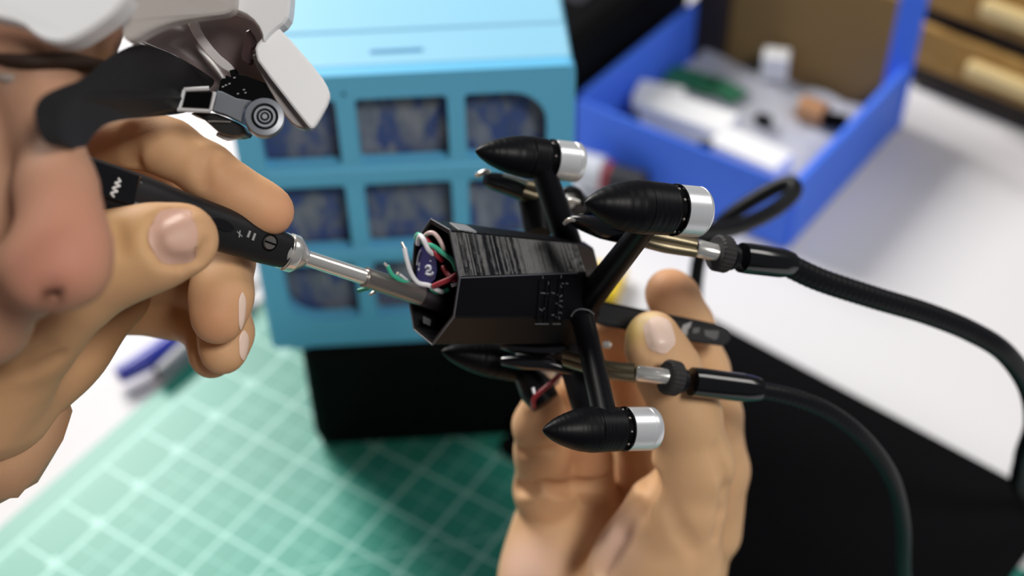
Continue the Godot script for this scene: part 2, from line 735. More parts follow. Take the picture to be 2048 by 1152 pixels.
# ---------------------------------------------------------------- desk, mats
func setting() -> void:
	var mb := MB.new()
	mb.box(Vector3(0, -0.755, -0.4), Vector3.RIGHT, Vector3.UP, Vector3.BACK, Vector3(2.5, 0.01, 2.5))
	var fl := MeshInstance3D.new()
	fl.name = "floor"
	fl.mesh = mb.mesh(Vector3(0, -0.755, -0.4))
	fl.position = Vector3(0, -0.755, -0.4)
	fl.material_override = M.floor
	fl.set_meta("kind", "structure")
	add_child(fl)
	var base := Vector3(0, -0.745, -0.55)
	var o := thing("desk", "white desk top that the cutting mat and all the gear lie on", "desk", base)
	mb = MB.new()
	mb.box(Vector3(0.23, -0.0165, -0.55), Vector3.RIGHT, Vector3.UP, Vector3.BACK, Vector3(0.63, 0.0145, 0.52), 0.003)
	part("desktop", mb, M.desk, o)
	for sx in [-1, 1]:
		for sz in [-1, 1]:
			mb = MB.new()
			mb.box(Vector3(0.23 + 0.57 * sx, -0.388, -0.55 + 0.45 * sz), Vector3.RIGHT, Vector3.UP, Vector3.BACK, Vector3(0.025, 0.357, 0.025), 0.002)
			part("leg", mb, M.dark_metal, o)
	# cutting mat: s runs along e1 from the left edge, t along e2
	var e1 := Vector3(0.832, 0, 0.5547)
	var e2 := Vector3(0.5547, 0, -0.832)
	var s0 := -0.3985
	var t1 := 0.405
	var mw := 0.45
	var mh := 0.305
	var c := e1 * (s0 + mw / 2) + e2 * (t1 - mh / 2)
	o = thing("cutting_mat", "green self healing cutting mat with a pale printed inch grid", "cutting mat", c + Vector3(0, -0.002, 0))
	mb = MB.new()
	mb.box(c + Vector3(0, -0.0012, 0), e1, Vector3.UP, e2, Vector3(mw / 2, 0.0008, mh / 2), 0.0004)
	part("mat_body", mb, M.mat_green, o)
	mb = MB.new()
	var y := Vector3(0, -0.0001, 0)
	var a := e1 * s0 + e2 * t1 + y
	var k := mb.vert(a + y * 2, Vector3.UP, Vector2(0, 0))
	mb.vert(a + e1 * mw + y * 2, Vector3.UP, Vector2(1, 0))
	mb.vert(a + e1 * mw - e2 * mh + y * 2, Vector3.UP, Vector2(1, 1))
	mb.vert(a - e2 * mh + y * 2, Vector3.UP, Vector2(0, 1))
	for q in 4:
		mb.v[q] = mb.v[q] + Vector3(0, 0.0003, 0)
	mb.face(k, k + 1, k + 2)
	mb.face(k, k + 2, k + 3)
	part("printed_grid", mb, grid_material(mw, mh), o, "pale printed inch grid with ruler border")
	# black slab
	var f1 := Vector3(cos(deg_to_rad(41.6)), 0, sin(deg_to_rad(41.6)))
	var f2 := Vector3(f1.z, 0, -f1.x)
	var p0 := gnd(1430, 640, 0.003)
	var p1 := gnd(990, 890, 0.003)
	var hi := f2.dot(p0)
	var lo := f2.dot(p1)
	var le := f1.dot(p1)
	var ri := f1.dot(gnd(2034, 1134, 0.003))
	var cc := f1 * ((le + ri) / 2) + f2 * ((lo + hi) / 2)
	var slab := MB.new()
	slab.plate(rounded(-(ri - le) / 2, -(hi - lo) / 2, (ri - le) / 2, (hi - lo) / 2, [0.006]), func(p: Vector2) -> Vector3: return cc + f1 * p.x + f2 * p.y + Vector3(0, 0.0032, 0), Vector3(0, -0.0032, 0), 0.0006)
	single("soldering_mat", slab, M.black_mat, "flat black soldering mat lying on the right part of the green mat", "mat")


func grid_material(mw: float, mh: float) -> StandardMaterial3D:
	var k := 3200.0   # pixels per metre
	var w := int(mw * k)
	var h := int(mh * k)
	var im := Image.create(w, h, false, Image.FORMAT_RGB8)
	im.fill(Color8(47, 142, 126))
	var line := Color8(138, 196, 186)
	var faint := Color8(100, 174, 160)
	var s0 := -0.3985
	var t1 := 0.405
	var us := -0.2603 - s0   # a major crossing, measured from the left edge
	var vt := t1 - 0.2869
	var u := 0.0127
	var ilo := -8
	var left := int((us + ilo * u) * k)
	var border := int((us - 10 * u + 0.001) * k)
	for j in range(-8, 20):
		var y := int((vt + j * u) * k)
		if y < 0 or y >= h:
			continue
		if j % 2 == 0:
			im.fill_rect(Rect2i(border, y - 2, w - border - 30, 5), line)
		else:
			im.fill_rect(Rect2i(left, y - 1, w - left - 60, 3), faint)
	for i in range(-8, 25):
		var x := int((us + i * u) * k)
		if i % 2 == 0:
			im.fill_rect(Rect2i(x - 2, 40, 5, h - 80), line)
		else:
			im.fill_rect(Rect2i(x - 1, 60, 3, h - 120), faint)
	im.fill_rect(Rect2i(border - 2, 20, 6, h - 40), line)
	im.fill_rect(Rect2i(left - 3, 30, 6, h - 60), line)
	for j in range(-40, 120):      # ruler ticks on the border
		var y := int((vt + j * u / 8.0) * k)
		if y > 40 and y < h - 40:
			im.fill_rect(Rect2i(border, y, 18 if j % 4 == 0 else 10, 2), faint)
	for d in [[0.5774, 0.02], [1.0, -0.03]]:      # printed angle lines
		for q in range(left, w - 60):
			var y := int(h - 60 - (q - left) * d[0] + d[1] * k)
			for e in 4:
				if y + e > 60 and y + e < h - 60:
					im.set_pixel(q, y + e, line)
	# ruler numbers: short printed strokes at each inch, set in the border band
	for j in range(-8, 20, 2):
		var y := int((vt + j * u) * k)
		if y > 60 and y < h - 60:
			im.fill_rect(Rect2i(left - 14, y - 9, 10, 18), line)
	im.generate_mipmaps()
	var m := std(255, 255, 255, 0.42, 0.5)
	m.albedo_texture = ImageTexture.create_from_image(im)
	return m


# ---------------------------------------------------------------- light blue filter box on a black base
func fume_box() -> void:
	var psi := deg_to_rad(3.0)
	var ex := Vector3(cos(psi), 0, -sin(psi))
	var ez := Vector3(sin(psi), 0, cos(psi))
	var o0 := Vector3(-0.0945, 0, -0.418)
	var Y := Vector3.UP
	var o := thing("filter_box", "light blue square box with a nine window grille on a black foot", "fume extractor", o0 + ex * 0.055 - ez * 0.06)
	var L := func(x: float, h: float, z: float) -> Vector3: return o0 + ex * x + Y * h + ez * z
	var x0 := -0.0095
	var x1 := 0.1197
	var h0 := 0.0665
	var h1 := 0.2035
	# front grille frame: a bevelled bar lattice made of an outer rim with nine openings
	var cols := [[0.0006, 0.0300], [0.0372, 0.0716], [0.0782, 0.1090]]
	var rows := [[0.1628, 0.1928], [0.1200, 0.1530], [0.0822, 0.1128]]
	var box := CSGPolygon3D.new()
	box.name = "grille"
	box.polygon = rounded(x0, h0, x1, h1, [0.003, 0.003, 0.003, 0.003])
	box.depth = 0.006
	box.material = M.blue_face
	for r in 3:
		for c in 3:
			var cut := CSGPolygon3D.new()
			cut.name = "opening"
			var rr := [0.0018, 0.0018, 0.0018, 0.0018]   # bl, br, tr, tl
			if r == 0 and c == 2: rr[2] = 0.014
			if r == 0 and c == 0: rr[3] = 0.014
			if r == 2 and c == 0: rr[0] = 0.012
			if r == 2 and c == 2: rr[1] = 0.012
			cut.polygon = rounded(cols[c][0], rows[r][0], cols[c][1], rows[r][1], rr)
			cut.material = M.blue_face
			cut.depth = 0.02
			cut.position = Vector3(0, 0, 0.007)
			cut.operation = CSGShape3D.OPERATION_SUBTRACTION
			box.add_child(cut, true)
	box.transform = Transform3D(Basis(ex, Y, ez), o0 - o.position)
	o.add_child(box)
	# bars standing proud round the openings catch the light
	for r in 2:
		var mb := MB.new()
		var hh: float = (rows[r][0] + rows[r + 1][1]) / 2
		mb.box(L.call((x0 + x1) / 2, hh, -0.0004), ex, Y, ez, Vector3(0.055, 0.0034, 0.001), 0.0008)
		part("crossbar", mb, M.blue_face, o)
	# shell: top, sides, back, bottom of the housing
	var depth := 0.125
	var sh := MB.new()
	sh.box(L.call((x0 + x1) / 2, h1 - 0.002, -0.006 - 0.012), ex, Y, ez, Vector3((x1 - x0) / 2 - 0.001, 0.002, 0.012), 0.0008)
	part("front_lip", sh, M.blue_lit_top, o)
	sh = MB.new()
	sh.box(L.call((x0 + x1) / 2, h1 - 0.0022, -0.0305 - (depth - 0.03) / 2), ex, Y, ez, Vector3((x1 - x0) / 2 - 0.001, 0.002, (depth - 0.03) / 2), 0.0012)
	part("lid", sh, M.blue_lit_top, o)
	for sx in [x0 + 0.003, x1 - 0.003]:
		sh = MB.new()
		sh.box(L.call(sx, (h0 + h1) / 2 - 0.002, -0.006 - depth / 2), ex, Y, ez, Vector3(0.003, (h1 - h0) / 2 - 0.002, depth / 2), 0.001)
		part("side_wall", sh, M.blue_face, o)
	sh = MB.new()
	sh.box(L.call((x0 + x1) / 2, (h0 + h1) / 2 - 0.002, -0.006 - depth + 0.002), ex, Y, ez, Vector3((x1 - x0) / 2 - 0.004, (h1 - h0) / 2 - 0.002, 0.002), 0.0005)
	sh.box(L.call((x0 + x1) / 2, h0 + 0.002, -0.006 - depth / 2), ex, Y, ez, Vector3((x1 - x0) / 2 - 0.004, 0.002, depth / 2 - 0.004), 0.0005)
	part("back_and_bottom", sh, M.blue_face, o)
	# slot in the lip
	sh = MB.new()
	sh.plate(rounded(0.0435, 0.0138, 0.0637, 0.0166, [0.001]), func(p: Vector2) -> Vector3: return L.call(p.x, h1 + 0.0002, -p.y), Vector3(0, -0.0012, 0), 0.0003)
	part("slot", sh, std(40, 120, 170, 0.5), o, "narrow darker slot in the top")
	sh = MB.new()
	sh.lathe(L.call(0.0335, 0.1955, -0.001), ez, [Vector2(0, 0), Vector2(0, 0.0009), Vector2(0.0012, 0.0009), Vector2(0.0012, 0)], 10)
	part("screw_hole", sh, std(30, 90, 130, 0.5), o)
	# filter sheets behind the openings: one per opening, mottled grey blue
	var fm := std(255, 255, 255, 0.9, 0.2)
	var nz := FastNoiseLite.new()
	nz.seed = 21
	nz.noise_type = FastNoiseLite.TYPE_CELLULAR
	nz.cellular_return_type = FastNoiseLite.RETURN_CELL_VALUE
	nz.frequency = 0.03
	var t := NoiseTexture2D.new()
	t.width = 512
	t.height = 512
	t.noise = nz
	t.seamless = true
	var g := Gradient.new()
	g.set_color(0, Color8(84, 96, 114))
	g.set_color(1, Color8(146, 152, 160))
	g.add_point(0.3, Color8(64, 84, 142))
	g.add_point(0.5, Color8(104, 114, 132))
	t.color_ramp = g
	fm.albedo_texture = t
	fm.uv1_triplanar = true
	fm.uv1_scale = Vector3(11, 5, 11)
	for r in 3:
		for c in 3:
			sh = MB.new()
			sh.box(L.call((cols[c][0] + cols[c][1]) / 2, (rows[r][0] + rows[r][1]) / 2, -0.0095), ex, Y, ez, Vector3(0.0195, 0.018, 0.0012), 0.0)
			part("filter_panel", sh, fm, o)
	# black foot
	sh = MB.new()
	sh.plate(rounded(0.0018, -0.11, 0.1085, -0.0, [0.006]), func(p: Vector2) -> Vector3: return L.call(p.x, 0.0665, p.y), Vector3(0, -0.0657, 0), 0.002)
	part("foot", sh, std(13, 13, 15, 0.5, 0.15), o, "black foot")
	sh = MB.new()
	sh.plate(pv([[-0.002, -0.12], [0.112, -0.12], [0.112, -0.002], [-0.002, -0.002]]), func(p: Vector2) -> Vector3: return L.call(p.x, 0.0670, p.y), Vector3(0, -0.004, 0), 0.001)
	part("foot_collar", sh, M.blue_face, o)


# ---------------------------------------------------------------- blue storage tray with parts in it, drawers
func tray() -> void:
	var e := Vector3(0.795, 0, 0.6066)
	var n := Vector3(0.6066, 0, -0.795)
	var fr := Vector3(0.1475, 0, -0.5552)
	var Y := Vector3.UP
	var w := 0.137
	var dp := 0.142
	var wall := 0.0022
	var hh := 0.0445
	var o := thing("storage_tray", "bright blue open storage tray with low sides and a tall back", "storage tray", fr - e * w / 2 + n * dp / 2)
	var L := func(a: float, b: float, h: float) -> Vector3: return fr - e * a + n * b + Y * h
	var add := func(called: String, a: float, b: float, h: float, s: Vector3, m: Material) -> void:
		var mb := MB.new()
		mb.box(L.call(a, b, h), e, Y, n, s, 0.0006)
		part(called, mb, m, o)
	add.call("front_wall", w / 2, 0.0, hh / 2, Vector3(w / 2, hh / 2 - 0.0005, wall / 2), M.tray_blue)
	add.call("side_wall", 0.0, dp / 2, hh / 2, Vector3(wall, hh / 2 - 0.0005, dp / 2 - 0.002), M.tray_blue)
	add.call("side_wall", w, dp / 2 + 0.006, hh / 2, Vector3(wall, hh / 2 - 0.0005, dp / 2), M.tray_blue)
	add.call("bottom", w / 2, dp / 2, 0.0035, Vector3(w / 2 - 0.002, 0.0015, dp / 2 - 0.002), M.tray_blue)
	add.call("back_wall", w / 2, dp + 0.003, 0.043, Vector3(w / 2, 0.0425, 0.002), M.tray_blue)
	add.call("corner_post", 0.004, dp - 0.003, 0.085, Vector3(0.0075, 0.0845, 0.002), M.tray_blue)
	add.call("back_lining", w / 2 - 0.004, dp - 0.0025, 0.0445, Vector3(w / 2 - 0.012, 0.0395, 0.0018), M.cardboard)
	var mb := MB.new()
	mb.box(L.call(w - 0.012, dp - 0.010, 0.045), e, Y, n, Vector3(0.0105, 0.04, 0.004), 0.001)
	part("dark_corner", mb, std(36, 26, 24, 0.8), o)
	# contents
	mb = MB.new()
	var rows := []
	for a in 13:
		var r := []
		for b in 13:
			r.append(L.call(0.01 + 0.117 * a / 12.0, 0.014 + 0.114 * b / 12.0, 0.0115 + rng.randf() * 0.004))
		rows.append(r)
	mb.sheet(rows, Vector3(0, -0.003, 0))
	single("plastic_bag", mb, M.grey_bag, "crumpled grey plastic bag spread over the floor of the blue tray", "bag")
	var bx := func(called: String, x: float, y: float, h: float, s: Vector3, m: Material, turn: float, label: String, cat: String, grp: String) -> void:
		var q := MB.new()
		var c := gnd(x, y, h)
		q.box(c, e.rotated(Y, turn), Y, n.rotated(Y, turn), s, 0.001)
		single(called, q, m, label, cat, grp)
	bx.call("white_module", 1370, 235, 0.0225, Vector3(0.030, 0.007, 0.011), M.white_plastic, 0.05, "long white plastic module along the tray front, with a black socket beside it", "module", "white modules in the blue tray")
	bx.call("white_module", 1500, 312, 0.0225, Vector3(0.022, 0.0065, 0.010), M.white_plastic, -0.05, "short white plastic module nearest the right front corner of the blue tray", "module", "white modules in the blue tray")
	bx.call("white_module", 1316, 200, 0.0215, Vector3(0.014, 0.006, 0.010), M.white_plastic, 0.3, "small white plastic module at the left front of the blue tray", "module", "white modules in the blue tray")
	bx.call("white_connector", 1551, 128, 0.024, Vector3(0.008, 0.008, 0.007), M.white_plastic, 0.4, "little white connector block by the brown back of the blue tray", "connector", "")
	bx.call("circuit_board", 1385, 160, 0.017, Vector3(0.017, 0.0012, 0.010), M.pcb_green, 0.1, "green circuit board near the left wall inside the blue tray", "circuit board", "green boards in the tray")
	bx.call("circuit_board", 1452, 180, 0.017, Vector3(0.012, 0.0012, 0.008), M.pcb_green, -0.2, "smaller green circuit board in the middle of the blue tray", "circuit board", "green boards in the tray")
	bx.call("black_chip", 1412, 290, 0.0315, Vector3(0.004, 0.0015, 0.003), M.black, 0.2, "black socket standing on the long white module", "electronic part", "black parts in the tray")
	bx.call("black_chip", 1294, 228, 0.020, Vector3(0.009, 0.004, 0.004), M.black, 0.5, "black part in the left front corner of the blue tray", "electronic part", "black parts in the tray")
	bx.call("black_chip", 1664, 240, 0.018, Vector3(0.009, 0.003, 0.005), M.black, 0.3, "black part beside the copper coil in the tray", "electronic part", "black parts in the tray")
	bx.call("black_chip", 1527, 240, 0.018, Vector3(0.005, 0.003, 0.003), M.black, 0.0, "small black part behind the short white module", "electronic part", "black parts in the tray")
	mb = MB.new()
	var c := gnd(1626, 222, 0.020)
	mb.lathe(c - e * 0.008, e, [Vector2(0, 0.0045), Vector2(0, 0.0075), Vector2(0.016, 0.0075), Vector2(0.016, 0.0045), Vector2(0, 0.0045)], 20)
	single("copper_coil", mb, M.copper, "small round copper coloured coil in the right of the blue tray", "coil")


func cabinet() -> void:
	var a := gnd(1800, 172)
	var b := gnd(2048, 275)
	var e := (b - a).normalized()
	var n := Vector3(e.z, 0, -e.x)
	var Y := Vector3.UP
	var w := 0.16
	var o := thing("drawer_cabinet", "small brown wooden drawer cabinet with pale handles at the back right", "drawer cabinet", a + e * w / 2 + n * 0.06)
	var L := func(x: float, h: float, z: float) -> Vector3: return a + e * x + Y * h + n * z
	var mb := MB.new()
	mb.box(L.call(w / 2, 0.069, 0.066), e, Y, n, Vector3(w / 2, 0.068, 0.060), 0.001)
	part("carcass", mb, std(34, 24, 18, 0.7), o, "dark carcass with black gaps")
	# drawer fronts between measured heights, handles as pale bars
	var fronts := [[0.018, 0.046], [0.058, 0.088], [0.100, 0.130]]
	for k in 3:
		var hh: Array = fronts[k]
		mb = MB.new()
		mb.box(L.call(w / 2, (hh[0] + hh[1]) / 2, 0.003), e, Y, n, Vector3(w / 2 - 0.002, (hh[1] - hh[0]) / 2, 0.003), 0.001)
		var d := part("drawer", mb, M.wood, o)
		var hb := MB.new()
		hb.box(L.call(0.077, (hh[0] + hh[1]) / 2 + 0.001, -0.004), e, Y, n, Vector3(0.036, 0.005, 0.004), 0.0015)
		part("handle", hb, M.cream, d, "pale cream bar handle")


# ---------------------------------------------------------------- loose things on the desk
func desk_clutter() -> void:
	var Y := Vector3.UP
	# dark instrument behind the blue box
	var te := Vector3(0.795, 0, 0.6066)
	var tn := Vector3(0.6066, 0, -0.795)
	var ic := Vector3(0.043, 0, -0.7227)
	var o := thing("bench_instrument", "black bench instrument standing between the blue box and the blue tray", "instrument", ic)
	var mb := MB.new()
	mb.box(ic + Y * 0.038, te, Y, tn, Vector3(0.041, 0.0375, 0.068), 0.006)
	part("case", mb, M.black, o)
	mb = MB.new()
	mb.box(ic + Y * 0.0756 - tn * 0.01, te, Y, tn, Vector3(0.020, 0.0006, 0.018), 0.0004)
	part("panel", mb, std(44, 44, 52, 0.4), o, "dim grey patch for a glint on the case")  # grey patch puts a glint on the black case into colour
	# pliers: two handles
	o = thing("pliers", "pliers with a blue handle lying on the white desk at the mat edge", "pliers", gnd(360, 690))
	var h := 0.006
	mb = MB.new()
	mb.tube([gnd(236, 752, h), gnd(300, 716, h + 0.001), gnd(385, 655, h + 0.001), gnd(450, 610, h)], [0.0042, 0.0056, 0.0056, 0.004], 14, 5)
	part("blue_handle", mb, M.pen_blue, o, "blue grip handle")
	mb = MB.new()
	mb.tube([gnd(318, 748, h), gnd(360, 712, h), gnd(420, 655, h), gnd(455, 612, h)], [0.004, 0.005, 0.005, 0.004], 14, 5)
	part("grey_handle", mb, std(120, 122, 128, 0.4), o, "grey handle")
	mb = MB.new()
	mb.tube([gnd(450, 612, h), gnd(480, 588, h), gnd(515, 566, h)], [0.006, 0.005, 0.001], 12, 4)
	part("jaw", mb, M.steel, o)
	# yellow sponge
	mb = MB.new()
	var p := gnd(1204, 566, 0.004)
	mb.box(p, Vector3(0.95, 0, 0.3), Y, Vector3(-0.3, 0, 0.95), Vector3(0.0105, 0.004, 0.013), 0.001)
	single("sponge", mb, M.yellow, "small yellow sponge on the white desk behind the tweezers", "sponge")
	# grey capped stub with red ring in front of the tray
	o = thing("marker", "grey and white marker with a red ring lying before the blue tray", "marker", gnd(1185, 352))
	var q0 := gnd(1150, 335, 0.011)
	var q1 := gnd(1235, 358, 0.011)
	mb = MB.new()
	mb.lathe(q0, q1 - q0, [Vector2(0, 0), Vector2(0, 0.009), Vector2(0.001, 0.0105), Vector2(0.017, 0.0105), Vector2(0.018, 0.009), Vector2(0.018, 0)], 20)
	part("cap", mb, std(196, 198, 206, 0.4), o)
	mb = MB.new()
	mb.lathe(q0 + (q1 - q0).normalized() * 0.0182, q1 - q0, [Vector2(0, 0), Vector2(0, 0.0085), Vector2(0.004, 0.0085), Vector2(0.004, 0)], 20)
	part("red_ring", mb, M.red, o, "red ring")
	mb = MB.new()
	mb.lathe(q0 + (q1 - q0).normalized() * 0.0224, q1 - q0, [Vector2(0, 0), Vector2(0, 0.0085), Vector2(0.02, 0.0085), Vector2(0.021, 0.006), Vector2(0.021, 0)], 20)
	part("barrel", mb, std(34, 34, 40, 0.5), o)


# ---------------------------------------------------------------- helping hands
func stand() -> void:
	var bp := gnd(2190, 1010, 0.0)
	var o := thing("helping_hands", "black flexible arms of a soldering stand with clips that hold the drone", "soldering stand", bp)
	var mb := MB.new()
	mb.lathe(bp, Vector3.UP, [Vector2(0, 0), Vector2(0, 0.032), Vector2(0.004, 0.034), Vector2(0.010, 0.030), Vector2(0.016, 0.013), Vector2(0.024, 0.012), Vector2(0.024, 0)], 32)
	part("base", mb, M.black, o)
	# upper arm
	gooseneck(o, [[1570, 527, 0.366], [1640, 560, 0.372], [1750, 596, 0.382], [1850, 626, 0.392], [1940, 662, 0.402], [2010, 706, 0.412], [2056, 775, 0.43], [2066, 850, 0.46], [2044, 920, 0.51], [2050, 980, 0.55], [2190, 1000, 0.585]], 23, 0.0036)
	clip_head(o, at(1571, 527, 0.366), at(1474, 514, 0.358), at(1430, 505, 0.355), 31, 37)
	# lower arm
	gooseneck(o, [[1505, 778, 0.372], [1580, 793, 0.378], [1660, 825, 0.386], [1730, 880, 0.396], [1785, 960, 0.41], [1806, 1050, 0.43], [1808, 1150, 0.46], [1830, 1230, 0.50], [2000, 1230, 0.55], [2180, 1060, 0.585]], 17, 0.0028)
	clip_head(o, at(1506, 778, 0.372), at(1374, 762, 0.364), at(1330, 753, 0.361), 30, 36)
	# back arm, with its doubled loop
	gooseneck(o, [[1205, 425, 0.412], [1290, 450, 0.43], [1370, 463, 0.45], [1460, 458, 0.475], [1540, 425, 0.495], [1588, 385, 0.505], [1576, 366, 0.51], [1520, 392, 0.515], [1450, 440, 0.52], [1405, 500, 0.525], [1392, 560, 0.53], [1388, 640, 0.535], [1372, 800, 0.54], [1360, 1000, 0.54], [1380, 1250, 0.53], [1700, 1350, 0.53], [2180, 1090, 0.58]], 21, 0.0034)
	clip_head(o, at(1206, 425, 0.412), at(1170, 413, 0.400), at(1140, 404, 0.394), 22, 26)
	# clips: tapered brass jaw pairs with heat shrink on the tips
	clip(o, pts([[1430, 505, 0.355], [1392, 496, 0.354], [1330, 484, 0.353], [1262, 470, 0.352]]), [17, 18, 21, 17], pts([[1262, 468, 0.354], [1205, 456, 0.355], [1160, 444, 0.357], [1137, 437, 0.358]]), [23, 22, 15, 7])
	clip(o, pts([[1330, 753, 0.361], [1270, 746, 0.361], [1215, 740, 0.363], [1130, 716, 0.370]]), [16, 19, 18, 17], pts([[1132, 697, 0.372], [1080, 697, 0.373], [1030, 692, 0.374], [1003, 690, 0.375]]), [14, 15, 15, 9])
	mb = MB.new()
	mb.tube(pts([[1145, 742, 0.372], [1095, 728, 0.3725], [1040, 724, 0.373], [1004, 722, 0.374]]), [px(8, 0.37), px(15, 0.37), px(15, 0.37), px(9, 0.37)], 14, 5)
	part("heat_shrink", mb, M.black_gloss, o)
	mb = MB.new()
	mb.lathe(at(1206, 689, 0.372), at(1226, 691, 0.372) - at(1206, 689, 0.372), [Vector2(0, 0), Vector2(0, 0.0009), Vector2(0.0016, 0.0012), Vector2(0.0024, 0.0006), Vector2(0.0024, 0)], 12)
	part("clip_screw", mb, M.chrome, o)
	clip(o, pts([[1140, 404, 0.394], [1110, 396, 0.390], [1075, 388, 0.386], [1040, 378, 0.383]]), [16, 22, 25, 22], pts([[1045, 380, 0.383], [1010, 368, 0.382], [985, 362, 0.381], [970, 360, 0.380]]), [24, 22, 19, 12])
	mb = MB.new()
	mb.tube(pts([[1006, 349, 0.374], [1030, 356, 0.374], [1054, 365, 0.375]]), [px(3, 0.37), px(3.5, 0.37), px(5, 0.37)], 8, 3)
	part("jaw_edge", mb, M.chrome, o)
	mb = MB.new()
	mb.tube(pts([[953, 351, 0.380], [963, 347, 0.379], [974, 342, 0.379], [980, 346, 0.379]]), [px(5, 0.38), px(6, 0.38), px(5, 0.38), px(3, 0.38)], 8, 3)
	part("jaw_tip", mb, M.chrome, o)
	mb = MB.new()
	mb.tube(pts([[1128, 448, 0.356], [1138, 440, 0.355], [1150, 441, 0.354]]), [px(4, 0.356), px(6, 0.356), px(3, 0.356)], 8, 3)
	part("jaw_tip", mb, M.chrome, o)
	mb = MB.new()
	mb.tube(pts([[1122, 386, 0.387], [1140, 378, 0.387], [1158, 386, 0.389], [1168, 408, 0.392]]), [px(5, 0.39), px(7, 0.39), px(7, 0.39), px(5, 0.39)], 10, 4)
	part("clip_lever", mb, M.black_soft, o)
	mb = MB.new()
	mb.tube(pts([[1124, 398, 0.386], [1140, 398, 0.386], [1158, 404, 0.387]]), [px(4, 0.39), px(5, 0.39), px(4, 0.39)], 8, 3)
	part("jaw_edge", mb, M.chrome, o)


func gooseneck(o: Node3D, path: Array, r: float, pitch: float) -> void:
	var p := pts(path)
	var fine := []
	for k in p.size() - 1:
		for s in 14:
			fine.append((p[k] as Vector3).cubic_interpolate(p[k + 1], p[maxi(k - 1, 0)], p[mini(k + 2, p.size() - 1)], s / 14.0))
	fine.append(p[-1])
	# even spacing, then rings with a fine bead
	var even := [fine[0]]
	var step := 0.0007
	for q in fine:
		while even[-1].distance_to(q) > step:
			even.append(even[-1].move_toward(q, step))
	var rad := px(r, 0.385)
	var mb := MB.new()
	var rings := []
	var u := Vector3.ZERO
	for k in even.size():
		var t: Vector3 = (even[mini(k + 1, even.size() - 1)] - even[maxi(k - 1, 0)]).normalized()
		if u == Vector3.ZERO:
			u = t.cross(Vector3(0.3, 0.8, 0.5)).normalized()
		u = (u - t * u.dot(t)).normalized()
		var w := rad * (1.0 if k % 3 != 0 else 0.965)
		rings.append(mb.ring(even[k], u, t.cross(u), w, w, 14))
	mb.loft(rings)
	part("gooseneck", mb, M.black_soft, o)


func clip_head(o: Node3D, back: Vector3, mid: Vector3, front: Vector3, r_sleeve: float, r_collar: float) -> void:
	var d := (back - front).length()
	var z := (mid - back).normalized()
	var l := back.distance_to(mid)
	var rs := px(r_sleeve, 0.362)
	var rc := px(r_collar, 0.358)
	var mb := MB.new()
	mb.lathe(back - z * 0.002, z, [Vector2(0, 0), Vector2(0, rs * 0.8), Vector2(0.002, rs * 0.9), Vector2(l * 0.25, rs * 0.97), Vector2(l * 0.9, rs), Vector2(l + 0.0005, rs * 0.97), Vector2(l + 0.0005, 0)], 24)
	part("sleeve", mb, M.black_gloss, o)
	mb = MB.new()
	mb.lathe(mid, z, [Vector2(0.0008, 0), Vector2(0.0008, rs * 0.78), Vector2(0.0018, rs * 0.78), Vector2(0.0018, rs * 0.9), Vector2(0.0026, rs * 0.9), Vector2(0.0026, rs * 0.7), Vector2(0.004, rs * 0.7), Vector2(0.004, 0)], 24)
	part("neck", mb, M.black_soft, o)
	# knurled ring: a star section
	mb = MB.new()
	var zz := (front - mid).normalized()
	var a := zz.cross(Vector3(0.3, 0.8, 0.5)).normalized()
	var b := zz.cross(a)
	var l2 := mid.distance_to(front)
	var rings := []
	for k in [[0.0028, 0.86], [0.0034, 1.0], [l2 - 0.0005, 1.0], [l2, 0.88]]:
		var r := []
		for j in 48:
			var t := TAU * j / 48
			var w: float = rc * k[1] * (1.0 if j % 2 == 0 else 0.965)
			r.append(mid + zz * k[0] + (a * cos(t) + b * sin(t)) * w)
		rings.append(r)
	mb.loft(rings, false)
	part("knurled_ring", mb, std(48, 46, 47, 0.6, 0.3), o, "dark grey knurled ring")


func clip(o: Node3D, jaw: Array, rj: Array, shrink: Array, rs: Array) -> void:
	var d := 0.36
	var z: Vector3 = ((jaw[1] as Vector3) - (jaw[0] as Vector3)).normalized()
	var mb := MB.new()
	var l: float = (jaw[0] as Vector3).distance_to(jaw[1])
	mb.lathe(jaw[0] - z * 0.001, z, [Vector2(0, 0), Vector2(0, px(rj[0], d)), Vector2(l, px(rj[0] * 1.05, d)), Vector2(l + 0.0008, px(rj[0] * 0.8, d)), Vector2(l + 0.0008, 0)], 20)
	part("ferrule", mb, M.chrome, o, "shiny steel ferrule")
	for s in [-1, 1]:
		mb = MB.new()
		var side: Vector3 = cy * s
		var path := []
		var rad := []
		for k in range(1, jaw.size()):
			path.append(jaw[k] + side * px(rj[k] * 0.42, d))
			rad.append(px(rj[k] * 0.62, d))
		mb.tube(path, rad, 12, 5, 1.0, cb)
		part("jaw", mb, M.brass, o, "dull brass jaw")
	mb = MB.new()
	var rr := []
	for r in rs:
		rr.append(px(r, d))
	mb.tube(shrink, rr, 16, 6)
	part("heat_shrink", mb, M.black_gloss, o)


